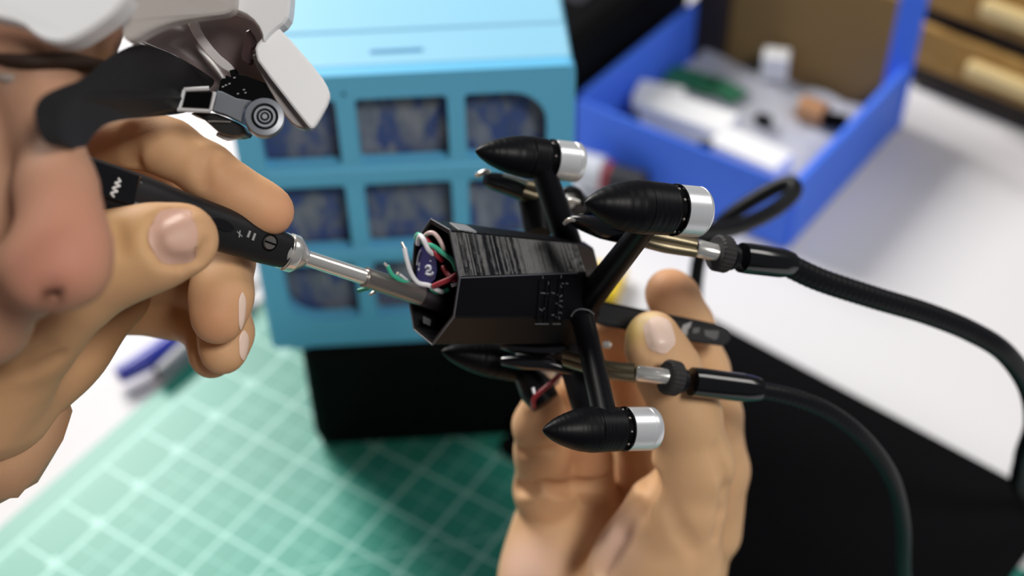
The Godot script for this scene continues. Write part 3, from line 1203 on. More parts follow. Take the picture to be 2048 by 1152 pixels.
# ---------------------------------------------------------------- small printed drone frame
func drone() -> void:
	var o := thing("drone_frame", "black printed mini drone body with four arms and silver motors", "drone", at(1040, 575, 0.36))
	var fr := pts([[862, 438, 0.3514], [900, 460, 0.3428], [920, 556, 0.3383], [908, 635, 0.341], [865, 690, 0.3507], [828, 659, 0.359], [819, 607, 0.361], [829, 486, 0.359]])
	var rr := pts([[1122, 474, 0.3717], [1152, 486, 0.3647], [1172, 545, 0.361], [1178, 636, 0.3650], [1150, 688, 0.371], [1110, 665, 0.377], [1100, 600, 0.379], [1105, 500, 0.378]])
	var tl := pts([[1166, 482, 0.381], [1187, 496, 0.3745], [1198, 540, 0.3712], [1200, 625, 0.3735], [1182, 668, 0.378], [1150, 650, 0.385], [1140, 600, 0.387], [1142, 512, 0.386]])
	var bev := func(r: Array, q: float) -> Array:
		var s := []
		for j in 8:
			var p: Vector3 = r[j]
			s.append(p.lerp(r[(j + 7) % 8], q))
			s.append(p.lerp(r[(j + 1) % 8], q))
		return s
	var rings := []
	var n := 92
	for k in n + 1:
		var t := float(k) / n
		var r := []
		for j in 8:
			r.append((fr[j] as Vector3).lerp(rr[j], t))
		var s: Array = bev.call(r, 0.035)
		var c := Vector3.ZERO
		for p in s:
			c += p / 16.0
		var amp := 0.00009 if t < 0.52 else 0.00002
		if t > 0.85:
			amp = 0.00005
		var w := rng.randf_range(-1.0, 1.0) * amp
		for j in [3, 4]:
			s[j] += (s[j] - c).normalized() * w * 1.0
		for j in [1, 2]:
			s[j] += (s[j] - c).normalized() * w * 0.8
		for j in 16:
			if j != 3 and j != 4 and j != 1 and j != 2:
				s[j] += (s[j] - c).normalized() * rng.randf_range(-1, 1) * 0.000008
		rings.append(s)
	for t in [0.5, 1.0]:
		var r := []
		for j in 8:
			r.append((rr[j] as Vector3).lerp(tl[j], t))
		rings.append(bev.call(r, 0.05 + 0.03 * t))
	var last: Array = rings[-1]
	var cl := Vector3.ZERO
	for p in last:
		cl += p / 16.0
	var small := []
	for p in last:
		small.append(cl + (p - cl) * 0.55 + cx * 0.0012 - cb * 0.001)
	rings.append(small)
	# hull: outer skin, rim, inner wall
	var mb := MB.new()
	mb.loft(rings, false, false, true, false, 3)
	var panel := MB.new()
	var jit := []
	for k in rings.size() - 1:
		var t := float(k) / n
		var lively := t < 0.5 or (t > 0.86 and t < 1.0)
		var m2 := 14
		var jit0 := []
		for q in m2 + 1:
			var w2 := rng.randf_range(-1.0, 1.0) * (0.00005 if lively else 0.000004)
			jit0.append(w2 * (0.4 + 0.6 * q / m2))
		if k == 0:
			jit = jit0
		for q in m2:
			var u0 := float(q) / m2
			var u1 := float(q + 1) / m2
			var pn := (cy + cb * 0.5).normalized()
			var A: Vector3 = (rings[k][3] as Vector3).lerp(rings[k][4], u0) + pn * jit[q]
			var B: Vector3 = (rings[k][3] as Vector3).lerp(rings[k][4], u1) + pn * jit[q + 1]
			var C: Vector3 = (rings[k + 1][3] as Vector3).lerp(rings[k + 1][4], u1) + pn * jit0[q + 1]
			var D: Vector3 = (rings[k + 1][3] as Vector3).lerp(rings[k + 1][4], u0) + pn * jit0[q]
			panel.quad(A, B, C, D, pn)
		jit = jit0
	part("ribbed_panel", panel, M.print_shiny, o, "shiny panel with fine print lines")
	var inner := []
	for k in [0, 20, 45, 62]:
		var s: Array = rings[k]
		var c := Vector3.ZERO
		for p in s:
			c += p / 16.0
		var q := []
		for p in s:
			q.append(c + (p - c) * 0.93)
		inner.append(q)
	mb.loft([rings[0], inner[0]], false, false, false)
	mb.loft(inner, false, false, true, true)
	part("hull", mb, M.print_gloss, o)
	# pale line on rim and side crease, their edge highlight as colour
	mb = MB.new()
	for j in 8:
		var s: Array = bev.call(fr, 0.0)
		mb.tube([s[j * 2], s[(j * 2 + 2) % 16]], [0.00022, 0.00022], 6, 1)
	mb.tube([fr[2] + cb * 0.0001, (fr[2] as Vector3).lerp(rr[2], 0.93)], [0.0002, 0.0002], 6, 1)
	part("rim_edge", mb, std(78, 78, 86, 0.4), o, "grey edge line of the mouth with its highlight painted in")
	# window in the top
	mb = MB.new()
	mb.plate(pv([[899, 444], [932, 449], [953, 462], [918, 459]]), func(p: Vector2) -> Vector3: return at(p.x, p.y, 0.3496 - 0.0004 + (p.x - 899) * 0.00009 - (p.y - 444) * 0.00038), cy * -0.0006, 0.5)
	part("vent", mb, std(120, 122, 126, 0.5), o, "pale vent window in the top")
	# raised letter strokes on the flat side; grey paints in their edge highlights
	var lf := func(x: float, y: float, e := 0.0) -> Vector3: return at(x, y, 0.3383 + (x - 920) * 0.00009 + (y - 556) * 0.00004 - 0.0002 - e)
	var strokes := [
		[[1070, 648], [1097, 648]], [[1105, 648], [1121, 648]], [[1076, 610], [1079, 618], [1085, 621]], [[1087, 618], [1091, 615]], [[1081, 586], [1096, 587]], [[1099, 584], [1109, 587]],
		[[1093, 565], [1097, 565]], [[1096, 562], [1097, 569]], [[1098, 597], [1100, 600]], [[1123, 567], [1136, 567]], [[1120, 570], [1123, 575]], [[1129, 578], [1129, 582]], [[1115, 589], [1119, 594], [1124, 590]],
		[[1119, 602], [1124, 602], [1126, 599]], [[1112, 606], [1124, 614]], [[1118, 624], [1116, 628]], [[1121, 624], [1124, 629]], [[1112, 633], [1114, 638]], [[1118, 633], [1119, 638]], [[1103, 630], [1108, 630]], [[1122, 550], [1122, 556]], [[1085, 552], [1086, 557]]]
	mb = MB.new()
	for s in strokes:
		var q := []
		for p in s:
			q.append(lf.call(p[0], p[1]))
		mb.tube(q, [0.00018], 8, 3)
	part("raised_lettering", mb, std(88, 88, 92, 0.5), o, "raised lettering with its edge highlights painted grey")
	mb = MB.new()
	for x in [1074.0, 1088.0, 1096.0, 1113.0, 1123.0]:
		mb.tube([lf.call(x + 6, 560, -0.0001), lf.call(x, 646, -0.0001)], [0.0004], 8, 1)
	part("raised_letters", mb, M.print_gloss, o)
	# arms
	var arms := [
		[[[1138, 490, 0.374], [1112, 415, 0.370], [1082, 330, 0.365], [1070, 300, 0.364]], [30, 30, 27, 27]],
		[[[1176, 600, 0.367], [1215, 550, 0.355], [1262, 490, 0.338], [1300, 440, 0.324]], [33, 30, 28, 28]],
		[[[1166, 640, 0.362], [1178, 690, 0.358], [1196, 770, 0.347], [1212, 845, 0.338]], [27, 27, 28, 29]],
		[[[1150, 690, 0.378], [1090, 712, 0.384], [1030, 722, 0.3885]], [26, 24, 24]]]
	for a in arms:
		mb = MB.new()
		var rad := []
		for k in a[1].size():
			rad.append(px(a[1][k], a[0][k][2]))
		mb.tube(pts(a[0]), rad, 20, 6, 0.85)
		part("arm", mb, M.print_black, o)
	mb = MB.new()
	mb.tube(pts([[1142, 633, 0.3605], [1150, 622, 0.3595], [1163, 618, 0.359], [1178, 621, 0.3592], [1188, 629, 0.360]]), [0.0002], 6, 3)
	part("arm_seam", mb, std(96, 96, 100, 0.5), o)
	# posts behind
	for a in [[[1066, 400, 0.388], [1076, 470, 0.382]], [[1150, 735, 0.380], [1177, 835, 0.372]]]:
		mb = MB.new()
		mb.tube(pts(a), [px(30, 0.38), px(27, 0.38)], 16, 3)
		part("landing_post", mb, M.print_black, o)
	nacelle(o, at(950, 302, 0.357), at(1156, 325, 0.371), 42, 0.364, 0.5, 0.66, 0.735)
	nacelle(o, at(1170, 405, 0.312), at(1400, 424, 0.3285), 54, 0.320, 0.47, 0.71, 0.775)
	nacelle(o, at(1085, 861, 0.331), at(1306, 857, 0.346), 46, 0.338, 0.45, 0.67, 0.735)
	nacelle(o, at(883, 702, 0.380), at(1112, 742, 0.396), 36, 0.388, 0.45, 0.67, 0.735)
	# battery plug with red lead
	mb = MB.new()
	mb.tube(pts([[1050, 745, 0.390], [1074, 780, 0.388], [1092, 806, 0.387]]), [px(24, 0.388), px(36, 0.388), px(30, 0.388)], 14, 4)
	var plug := part("battery_plug", mb, M.black_soft, o)
	mb = MB.new()
	mb.tube(pts([[1128, 742, 0.3845], [1100, 768, 0.3815], [1069, 796, 0.3815], [1067, 815, 0.384]]), [px(5, 0.382)], 10, 5)
	part("red_lead", mb, M.red, plug, "red lead")
	mb = MB.new()
	mb.tube(pts([[1066, 776, 0.3822], [1069, 788, 0.3818]]), [px(4, 0.382), px(3, 0.382)], 8, 2)
	part("solder_joint", mb, M.silver, plug)
	# circuit board and wires in the mouth
	var pd := lifter(0.3512, -0.000225, 0.0, 868)
	mb = MB.new()
	mb.plate(soft([[838, 493], [860, 493], [876, 530], [868, 568], [834, 568], [831, 530]], 1), pd, -cb * 0.001, 1.0)
	var board := part("circuit_board", mb, M.pcb_blue, o, "dark blue circuit board")
	mb = MB.new()
	var sd := lifter(0.3509, -0.000225, 0.0, 868)
	for s in [[[852, 535], [856, 532], [861, 534], [860, 540], [854, 544], [856, 549], [863, 549], [866, 545]], [[851, 549], [853, 543]], [[860, 522], [862, 522]], [[839, 526], [838, 532]], [[838, 536], [837, 541]], [[842, 500], [837, 512], [834, 530]]]:
		var q := []
		for p in s:
			q.append(sd.call(Vector2(p[0], p[1])))
		mb.tube(q, [0.00018 if s.size() < 5 else 0.0004], 6, 3)
	part("board_print", mb, std(190, 192, 204, 0.5), board, "white printing on the board")
	var wires := [
		["white_wire", M.white_wire, [[809, 496, 0.349], [814, 520, 0.349], [823, 548, 0.3495], [837, 566, 0.350], [858, 571, 0.3505], [874, 580, 0.351], [884, 584, 0.353]], 5.0],
		["green_wire", M.green_wire, [[775, 532, 0.345], [784, 549, 0.346], [800, 560, 0.348], [822, 569, 0.351], [850, 580, 0.353], [876, 585, 0.3535], [897, 579, 0.354]], 4.6],
		["green_wire", M.green_wire, [[716, 582, 0.356], [735, 577, 0.356], [760, 576, 0.357], [800, 586, 0.359], [838, 600, 0.3595]], 4.5],
		["green_wire", M.green_wire, [[832, 477, 0.3545], [836, 469, 0.352], [845, 475, 0.350], [850, 488, 0.349], [866, 492, 0.348], [884, 505, 0.3475], [905, 522, 0.3475], [912, 540, 0.349]], 5.0],
		["white_wire", M.white_wire, [[836, 488, 0.353], [840, 472, 0.350], [848, 480, 0.3478], [856, 498, 0.3474], [866, 508, 0.349]], 5.2],
		["pink_wire", M.pink_wire, [[850, 472, 0.352], [858, 466, 0.349], [868, 467, 0.348], [878, 478, 0.3472], [886, 494, 0.3475], [892, 510, 0.350]], 4.6],
		["red_wire", M.red, [[852, 480, 0.3505], [862, 492, 0.3492], [872, 507, 0.3488], [884, 520, 0.351]], 6.5],
		["red_wire", M.red, [[868, 572, 0.3495], [884, 565, 0.3475], [902, 557, 0.3465], [912, 550, 0.347]], 6.0],
		["red_wire", M.red, [[886, 535, 0.352], [893, 545, 0.3495], [904, 556, 0.347], [914, 562, 0.348]], 5.6],
		["white_wire", M.white_wire, [[794, 547, 0.3485], [802, 551, 0.349], [814, 561, 0.3515]], 3.0],
		["white_wire", M.white_wire, [[903, 571, 0.3475], [912, 568, 0.3475], [916, 564, 0.350]], 4.0]]
	for w in wires:
		mb = MB.new()
		mb.tube(pts(w[2]), [px(w[3], 0.349)], 10, 5)
		part(w[0], mb, w[1], o)
	mb = MB.new()
	for e in [[[803, 484, 0.349], [809, 496, 0.349]], [[768, 526, 0.345], [775, 533, 0.345]], [[739, 590, 0.3555], [747, 585, 0.3555], [750, 581, 0.356]], [[795, 546, 0.348], [800, 549, 0.349]]]:
		mb.tube(pts(e), [px(3.0, 0.349), px(3.6, 0.349)], 8, 2)
	part("bare_wire_ends", mb, M.chrome, o, "bare tinned wire ends")
	mb = MB.new()
	mb.plate(pv([[846, 632], [862, 640], [860, 652], [846, 646]]), func(p: Vector2) -> Vector3: return at(p.x, p.y, 0.3560), -cb * 0.0006, 0.5)
	part("inner_tab", mb, std(60, 60, 64, 0.6), o)


func nacelle(o: Node3D, nose: Vector3, tail: Vector3, rp: float, d: float, seam: float, mid: float, mot: float) -> void:
	var z := tail - nose
	var l := z.length()
	z /= l
	var R := px(rp, d)
	var mb := MB.new()
	var prof := [Vector2(0, 0)]
	var n := 40
	for k in range(1, n + 1):
		var t := float(k) / n
		prof.append(Vector2(t * l * seam, R * pow(1.0 - pow(1.0 - t, 1.75), 0.72) + rng.randf_range(-1, 1) * 0.00005))
	prof.append(Vector2(l * seam, R * 0.9))
	mb.lathe(nose, z, prof, 40)
	part("nose_cone", mb, M.print_gloss, o)
	mb = MB.new()
	prof = [Vector2(l * seam + 0.0001, R * 0.9), Vector2(l * seam + 0.0002, R * 1.0)]
	for k in range(1, 22):
		prof.append(Vector2(lerpf(l * seam + 0.0003, l * mid, k / 21.0), R * (1.0 - 0.03 * k / 21.0) + rng.randf_range(-1, 1) * 0.00004))
	prof.append(Vector2(l * (mid + 0.012), R * 0.9))
	prof.append(Vector2(l * (mid + 0.02), R * 0.55))
	mb.lathe(nose, z, prof, 40)
	part("motor_mount", mb, M.print_gloss, o)
	mb = MB.new()
	mb.lathe(nose, z, [Vector2(l * (mid + 0.01), 0), Vector2(l * (mid + 0.01), R * 0.82), Vector2(l * (mot - 0.012), R * 0.86), Vector2(l * (mot - 0.012), 0)], 32)
	part("stator_base", mb, M.black, o)
	mb = MB.new()
	mb.lathe(nose, z, [Vector2(l * mot, 0), Vector2(l * mot, R * 0.93), Vector2(l * (mot + 0.006), R * 0.97), Vector2(l * (mot + 0.19), R * 0.97), Vector2(l * (mot + 0.193), R * 0.955), Vector2(l * (mot + 0.197), R * 0.955), Vector2(l * (mot + 0.2), R * 0.97), Vector2(l * 0.985, R * 0.96), Vector2(l, R * 0.9), Vector2(l, R * 0.2), Vector2(l * 1.012, R * 0.16), Vector2(l * 1.012, 0)], 48)
	part("motor_bell", mb, M.silver, o, "silver motor bell")
	mb = MB.new()
	mb.lathe(nose, z, [Vector2(l * (mot - 0.012), R * 0.7), Vector2(l * (mot - 0.012), R * 0.99), Vector2(l * (mot - 0.002), R * 1.0), Vector2(l * (mot - 0.002), R * 0.7)], 40)
	part("motor_lip", mb, M.black_gloss, o)
	# solder blobs round the foot of the motor
	var a := z.cross(Vector3(0.3, 0.8, 0.5)).normalized()
	var b := z.cross(a)
	mb = MB.new()
	for k in 9:
		var t := TAU * k / 9.0 + rng.randf_range(-0.3, 0.3)
		var p := nose + z * l * (mid + 0.035) + (a * cos(t) + b * sin(t)) * R * 0.86
		mb.tube([p - z * 0.0004, p, p + z * 0.0004], [R * 0.03, R * 0.075, R * 0.03], 8, 2)
	part("solder_blobs", mb, M.steel, o)


# ---------------------------------------------------------------- soldering iron
func iron() -> void:
	var p0 := at(-10, 303, 0.2860)
	var p1 := at(567, 501, 0.3330)
	var p2 := at(914, 614.5, 0.3595)
	var o := thing("soldering_iron", "black pen soldering iron with a steel tip reaching into the drone", "soldering iron", p1)
	var z := (p1 - p0).normalized()
	var l := p0.distance_to(p1)
	var a := (cb - z * cb.dot(z)).normalized()
	var b := z.cross(a)
	var mb := MB.new()
	var rings := []
	for k in [[0.0, 40, 0.29], [0.004, 52, 0.29], [0.25, 53, 0.295], [0.46, 53, 0.305], [0.5, 52, 0.307], [0.56, 49, 0.31], [0.75, 45, 0.32], [0.9, 41, 0.327], [0.97, 37.5, 0.331], [0.985, 36, 0.332], [1.0, 35, 0.333]]:
		rings.append(mb.ring(p0 + z * l * k[0], a, b, px(k[1], k[2]), px(k[1], k[2]), 40, 0.78))
	mb.loft(rings)
	part("handle", mb, bump(std(26, 26, 29, 0.5, 0.35), 0.004, 0.12), o)
	var fl := func(x: float, y: float, e: float) -> Vector3: return at(x, y, 0.3048 + (x - 220) * 0.0000815 - px(53, 0.303) * 1.225 - 0.0009 - e)
	mb = MB.new()
	mb.plate(soft([[120, 300], [276, 350], [281, 358], [266, 408], [258, 411], [120, 366]], 1), func(p: Vector2) -> Vector3: return fl.call(p.x, p.y, 0.0003), -cb * 0.003, 1.5)
	part("screen", mb, M.black_gloss, o, "glossy black screen")
	mb = MB.new()
	var q := []
	for p in [[236, 356], [241, 363], [229, 366], [240, 372], [224, 376], [235, 383], [221, 386], [228, 394]]:
		q.append(fl.call(p[0], p[1], 0.0004))
	for k in q.size() - 1:
		mb.tube([q[k], q[k + 1]], [0.00028], 6, 1)
	part("screen_symbol", mb, std(210, 210, 210, 0.5), o, "white zigzag symbol on the screen")
	mb = MB.new()
	mb.plate(pv([[280, 362], [303, 376], [289, 406], [267, 411]]), func(p: Vector2) -> Vector3: return fl.call(p.x, p.y, -0.0002), -cb * 0.002, 1.5)
	part("grip_patch", mb, bump(std(104, 104, 108, 0.7), 0.001, 0.6), o, "grey textured patch")
	var fd := func(x: float, y: float, e: float) -> Vector3: return at(x, y, 0.333 + (x - 567) * 0.0000815 - px(lerpf(36, 45, (567 - x) / 140.0), 0.328) * 1.225 - 0.0008 - e)
	mb = MB.new()
	var cap := PackedVector2Array()
	for k in 24:
		var t := TAU * k / 24
		var e := Vector2(cos(t) * 24, sin(t) * 12).rotated(0.42)
		cap.append(Vector2(446, 449) + e)
	mb.plate(cap, func(p: Vector2) -> Vector3: return fd.call(p.x, p.y, 0.0002), -cb * 0.0015, 2.0)
	part("button", mb, M.black_soft, o)
	cap = PackedVector2Array()
	for k in 20:
		var t := TAU * k / 20
		cap.append(Vector2(328, 403) + Vector2(cos(t) * 16, sin(t) * 6).rotated(0.2))
	mb = MB.new()
	mb.plate(cap, func(p: Vector2) -> Vector3: return fl.call(p.x, p.y, -0.0006), -cb * 0.0015, 1.0)
	part("button", mb, M.black_gloss, o)
	mb = MB.new()
	for s in [[[500, 462], [495, 475]], [[510, 467], [505, 481]]]:
		mb.tube([fd.call(s[0][0], s[0][1], 0.0001), fd.call(s[1][0], s[1][1], 0.0001)], [0.00035], 8, 1)
	for s in [[[474, 463], [484, 473]], [[480, 461], [478, 475]]]:
		mb.tube([fd.call(s[0][0], s[0][1], 0.0), fd.call(s[1][0], s[1][1], 0.0)], [0.00018], 6, 1)
	part("handle_marks", mb, std(140, 140, 142, 0.5), o, "pale moulded marks")
	# screw
	var sc: Vector3 = fd.call(539, 485, -0.0004)
	mb = MB.new()
	mb.lathe(sc - a * 0.0015, a, [Vector2(0, px(17.5, 0.328)), Vector2(0.0017, px(17.5, 0.328)), Vector2(0.0018, px(15.5, 0.328)), Vector2(0.0012, px(14.8, 0.328))], 28)
	part("screw_recess", mb, M.black, o)
	mb = MB.new()
	mb.lathe(sc - a * 0.0015, a, [Vector2(0, px(14, 0.328)), Vector2(0.0018, px(14, 0.328)), Vector2(0.0021, px(12.5, 0.328)), Vector2(0.0021, 0)], 28)
	var screw := part("screw", mb, M.steel, o, "slotted steel screw")
	mb = MB.new()
	var sx := (cx * 0.93 - cy * 0.36).normalized()
	sx = (sx - a * sx.dot(a)).normalized()
	mb.box(sc + a * 0.0006, sx, sx.cross(a), a, Vector3(px(13, 0.328), 0.00022, 0.00012), 0.0)
	part("slot", mb, M.black, screw)
	# metal collar, shaft and sleeve
	var y := (p2 - p1).normalized()
	var l2 := p1.distance_to(p2)
	var u := px(1.0, 0.335)
	mb = MB.new()
	mb.lathe(p1 - y * 0.0012, y, [Vector2(0, 0), Vector2(0, u * 36), Vector2(0.0012, u * 37), Vector2(0.0018, u * 35), Vector2(0.0021, u * 35), Vector2(0.0023, u * 38.5), Vector2(0.0041, u * 38.5), Vector2(0.0046, u * 36), Vector2(0.0072, u * 20), Vector2(0.0074, u * 18), Vector2(0.0074, 0)], 40)
	part("collar", mb, M.chrome, o, "polished metal collar")
	mb = MB.new()
	u = px(1.0, 0.34)
	var ts := 0.445 * l2
	mb.lathe(p1, y, [Vector2(0.004, u * 15.5), Vector2(ts, u * 16.5)], 28)
	part("shaft", mb, M.chrome, o, "bright steel shaft")
	mb = MB.new()
	mb.lathe(p1, y, [Vector2(ts, u * 12), Vector2(ts, u * 20.5), Vector2(ts + 0.0004, u * 22), Vector2(ts + 0.0008, u * 21), Vector2(0.78 * l2, u * 21.5)], 28)
	part("tip_sleeve", mb, M.steel, o, "brushed steel tip sleeve")
	mb = MB.new()
	mb.lathe(p1, y, [Vector2(0.78 * l2, u * 21.5), Vector2(l2, u * 22.3), Vector2(l2 + 0.002, u * 18), Vector2(l2 + 0.012, u * 3), Vector2(l2 + 0.012, 0)], 28)
	part("heated_end", mb, M.dark_steel, o, "heat darkened end of the tip")


func tweezers() -> void:
	var o := thing("tweezers", "flat black tweezers pinched between thumb and finger behind the drone", "tweezers", at(1330, 648, 0.388))
	var up := [[1100, 590], [1191, 599], [1284, 619], [1423, 645], [1452, 655], [1464, 667], [1462, 682], [1450, 692], [1440, 692], [1345, 677], [1249, 659], [1193, 650], [1100, 606]]
	var mb := MB.new()
	mb.plate(soft(up, 1), func(p: Vector2) -> Vector3: return at(p.x, p.y, 0.3862 + maxf(0.0, (1300 - p.x)) * 0.000008), -cb * 0.0012, 2.0)
	part("prong", mb, M.black_soft, o)
	mb = MB.new()
	mb.plate(soft(up, 1), func(p: Vector2) -> Vector3: return at(p.x, p.y, 0.3882 + clampf((1430 - p.x) * 0.00002, 0.0, 0.0025) - clampf((1250 - p.x) * 0.000018, 0.0, 0.0025)), -cb * 0.0012, 2.0)
	part("prong", mb, M.black_soft, o)
	mb = MB.new()
	mb.plate(pv([[1359, 668], [1366, 650], [1374, 647], [1384, 643], [1380, 655], [1376, 658], [1374, 671]]), lifter(0.38605), -cb * 0.0003, 0.6)
	part("printed_mark", mb, M.print_grey, o, "grey printed maker's mark")
	mb = MB.new()
	mb.plate(pv([[1386, 656], [1400, 655], [1398, 666], [1385, 667]]), lifter(0.38605), -cb * 0.0003, 0.6)
	mb.plate(pv([[1408, 660], [1438, 662], [1436, 676], [1430, 680], [1410, 672]]), lifter(0.38605), -cb * 0.0003, 0.6)
	part("printed_text", mb, M.print_dim, o, "blurred dim grey print")


# ---------------------------------------------------------------- person
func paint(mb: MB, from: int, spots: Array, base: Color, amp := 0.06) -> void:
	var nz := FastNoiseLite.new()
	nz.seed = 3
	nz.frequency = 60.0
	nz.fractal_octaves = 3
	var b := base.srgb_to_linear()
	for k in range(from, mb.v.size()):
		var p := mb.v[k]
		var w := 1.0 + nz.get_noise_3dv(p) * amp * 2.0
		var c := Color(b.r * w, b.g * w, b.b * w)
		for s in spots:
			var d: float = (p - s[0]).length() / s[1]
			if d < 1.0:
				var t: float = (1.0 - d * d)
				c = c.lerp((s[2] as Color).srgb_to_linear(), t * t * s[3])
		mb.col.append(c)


func fchain(fd: Field, list: Array, k: float) -> void:
	for j in list.size() - 1:
		var a: Array = list[j]
		var b: Array = list[j + 1]
		fd.cap(at(a[0], a[1], a[2]), at(b[0], b[1], b[2]), px(a[3], a[2]), px(b[3], b[2]), k)


func carve(fd: Field, list: Array, k: float) -> void:
	for j in list.size() - 1:
		var a: Array = list[j]
		var b: Array = list[j + 1]
		fd.cap(at(a[0], a[1], a[2]), at(b[0], b[1], b[2]), px(a[3], a[2]), px(b[3], b[2]), k, true)


# thin line pressed into the surface as seen along the view: crease following px polyline
func crease(fd: Field, list: Array, depth: float, r: float) -> void:
	var q := []
	for p in list:
		q.append(fd.surf(at(p[0], p[1], p[2]), cb, 0.0) + cb * (r - depth))
	for j in q.size() - 1:
		fd.cap(q[j], q[j + 1], r, r, 0.0018, true)


func extent(list: Array, m: float) -> Array:
	var lo := at(list[0][0], list[0][1], list[0][2])
	var hi := lo
	for p in list:
		var q := at(p[0], p[1], p[2])
		lo = lo.min(q)
		hi = hi.max(q)
	return [lo - Vector3.ONE * m, hi + Vector3.ONE * m]


func nail(fd: Field, c: Vector2, ax: Vector2, ln: float, wd: float, d: float, m: Material, o: Node3D, label: String, dir := Vector3.ZERO) -> void:
	var v := dir if dir != Vector3.ZERO else cb
	var t := ax.normalized()
	var s := Vector2(-t.y, t.x)
	var rows := []
	for a in 13:
		var r := []
		var x := -1.0 + a / 6.0
		var w := pow(1.0 - pow(absf(x), 4.0) * 0.72, 0.5)
		for b in 13:
			var y := (-1.0 + b / 6.0)
			var bow := 1.0 - 0.16 * y * y
			var p := c + t * x * ln / 2 * bow + s * y * w * wd / 2
			var e := 0.00045 - 0.0003 * pow(absf(y), 3.0)
			r.append(fd.surf(at(p.x, p.y, d), v, 0.0) + v * e)
		rows.append(r)
	var mb := MB.new()
	mb.sheet(rows, -v * 0.0012)
	part("fingernail", mb, m, o, label)


func person() -> void:
	var o := thing("person", "person leaning in from the left, holding a soldering iron and black tweezers over the drone", "person", Vector3(-0.3, 0.0, -0.2))
	var mb := MB.new()
	var skin := Color8(206, 162, 122)
	# --- hand with the iron
	var box := extent([[-170, 230, 0.28], [620, 230, 0.28], [-170, 960, 0.28], [620, 960, 0.28], [-170, 230, 0.37], [620, 230, 0.37], [-170, 960, 0.37], [560, 820, 0.37]], 0.004)
	var lh := Field.new(box[0], box[1], 0.0011)
	fchain(lh, [[362, 480, 0.2965, 74], [300, 496, 0.296, 82], [225, 518, 0.2965, 90], [130, 575, 0.299, 98], [50, 640, 0.302, 118], [-60, 780, 0.312, 150]], 0.004)
	fchain(lh, [[-10, 800, 0.325, 120], [110, 690, 0.335, 92], [230, 590, 0.345, 70]], 0.008)
	fchain(lh, [[-60, 820, 0.335, 140], [-30, 600, 0.335, 130], [20, 420, 0.335, 110], [40, 330, 0.335, 80]], 0.008)
	fchain(lh, [[-60, 800, 0.345, 130], [120, 560, 0.355, 100], [250, 480, 0.352, 80]], 0.008)
	lh.join(0.006)
	fchain(lh, [[30, 300, 0.333, 66], [150, 287, 0.328, 58], [285, 279, 0.325, 56], [340, 297, 0.3245, 55], [415, 343, 0.325, 53], [470, 385, 0.326, 52], [520, 414, 0.327, 50], [541, 424, 0.3275, 47]], 0.003)
	lh.join(0.003)
	fchain(lh, [[240, 470, 0.352, 70], [400, 470, 0.350, 62], [446, 520, 0.340, 58], [443, 590, 0.333, 58], [436, 635, 0.331, 54]], 0.004)
	lh.join(0.0012)
	fchain(lh, [[100, 370, 0.348, 74], [290, 362, 0.345, 62], [400, 410, 0.343, 56], [446, 500, 0.341, 54]], 0.004)
	lh.join(0.0012)
	fchain(lh, [[200, 540, 0.362, 66], [380, 560, 0.362, 58], [446, 605, 0.352, 50], [452, 665, 0.344, 50], [446, 703, 0.342, 46]], 0.004)
	lh.join(0.001)
	fchain(lh, [[170, 610, 0.366, 60], [340, 620, 0.366, 52], [410, 655, 0.358, 44], [425, 695, 0.352, 43], [423, 716, 0.350, 40]], 0.004)
	lh.join(0.001)
	crease(lh, [[266, 262, 0.32], [266, 300, 0.32], [262, 335, 0.32]], 0.0006, 0.0022)
	crease(lh, [[424, 306, 0.32], [410, 340, 0.32], [408, 372, 0.32]], 0.0006, 0.0022)
	crease(lh, [[240, 452, 0.29], [246, 480, 0.29], [252, 505, 0.29]], 0.0003, 0.002)
	crease(lh, [[0, 742, 0.295], [60, 728, 0.295], [110, 700, 0.295]], 0.0004, 0.002)
	crease(lh, [[0, 764, 0.295], [60, 752, 0.295], [120, 720, 0.295]], 0.0003, 0.002)
	# bed of the thumb nail
	crease(lh, [[372, 414, 0.29], [340, 420, 0.29], [320, 440, 0.29], [315, 468, 0.29], [320, 500, 0.29], [338, 524, 0.29], [368, 532, 0.29], [400, 520, 0.29], [413, 490, 0.29]], 0.0008, 0.0015)
	lh.polygonise(mb)
	var tip := Color8(214, 150, 116)
	paint(mb, 0, [[at(560, 430, 0.325), 0.012, tip, 0.6], [at(450, 380, 0.32), 0.012, Color8(206, 150, 116), 0.4], [at(440, 640, 0.325), 0.012, Color8(200, 138, 104), 0.5], [at(150, 240, 0.32), 0.012, Color8(232, 196, 178), 0.7], [at(60, 740, 0.29), 0.03, Color8(188, 148, 106), 0.5], [at(250, 660, 0.345), 0.03, Color8(160, 116, 74), 0.6], [at(250, 480, 0.288), 0.014, Color8(204, 164, 110), 0.5]], skin)  # spots also paint the shaded palm and the lit index edge into skin
	var k0 := mb.v.size()
	# --- hand with the tweezers
	box = extent([[985, 500, 0.36], [1540, 500, 0.36], [985, 1330, 0.36], [1540, 1330, 0.36], [1000, 500, 0.46], [1520, 500, 0.46], [985, 1330, 0.47], [1540, 1330, 0.47]], 0.002)
	var rh := Field.new(box[0], box[1], 0.0012)
	fchain(rh, [[1220, 1400, 0.44, 200], [1200, 1200, 0.445, 170], [1150, 1090, 0.44, 120]], 0.01)
	fchain(rh, [[1120, 1330, 0.43, 110], [1085, 1160, 0.43, 72], [1090, 1050, 0.43, 58]], 0.01)
	fchain(rh, [[1260, 1300, 0.42, 150], [1310, 1150, 0.40, 118], [1360, 1010, 0.392, 92]], 0.01)
	fchain(rh, [[1300, 1250, 0.445, 140], [1400, 1060, 0.437, 70]], 0.008)
	rh.join(0.008)
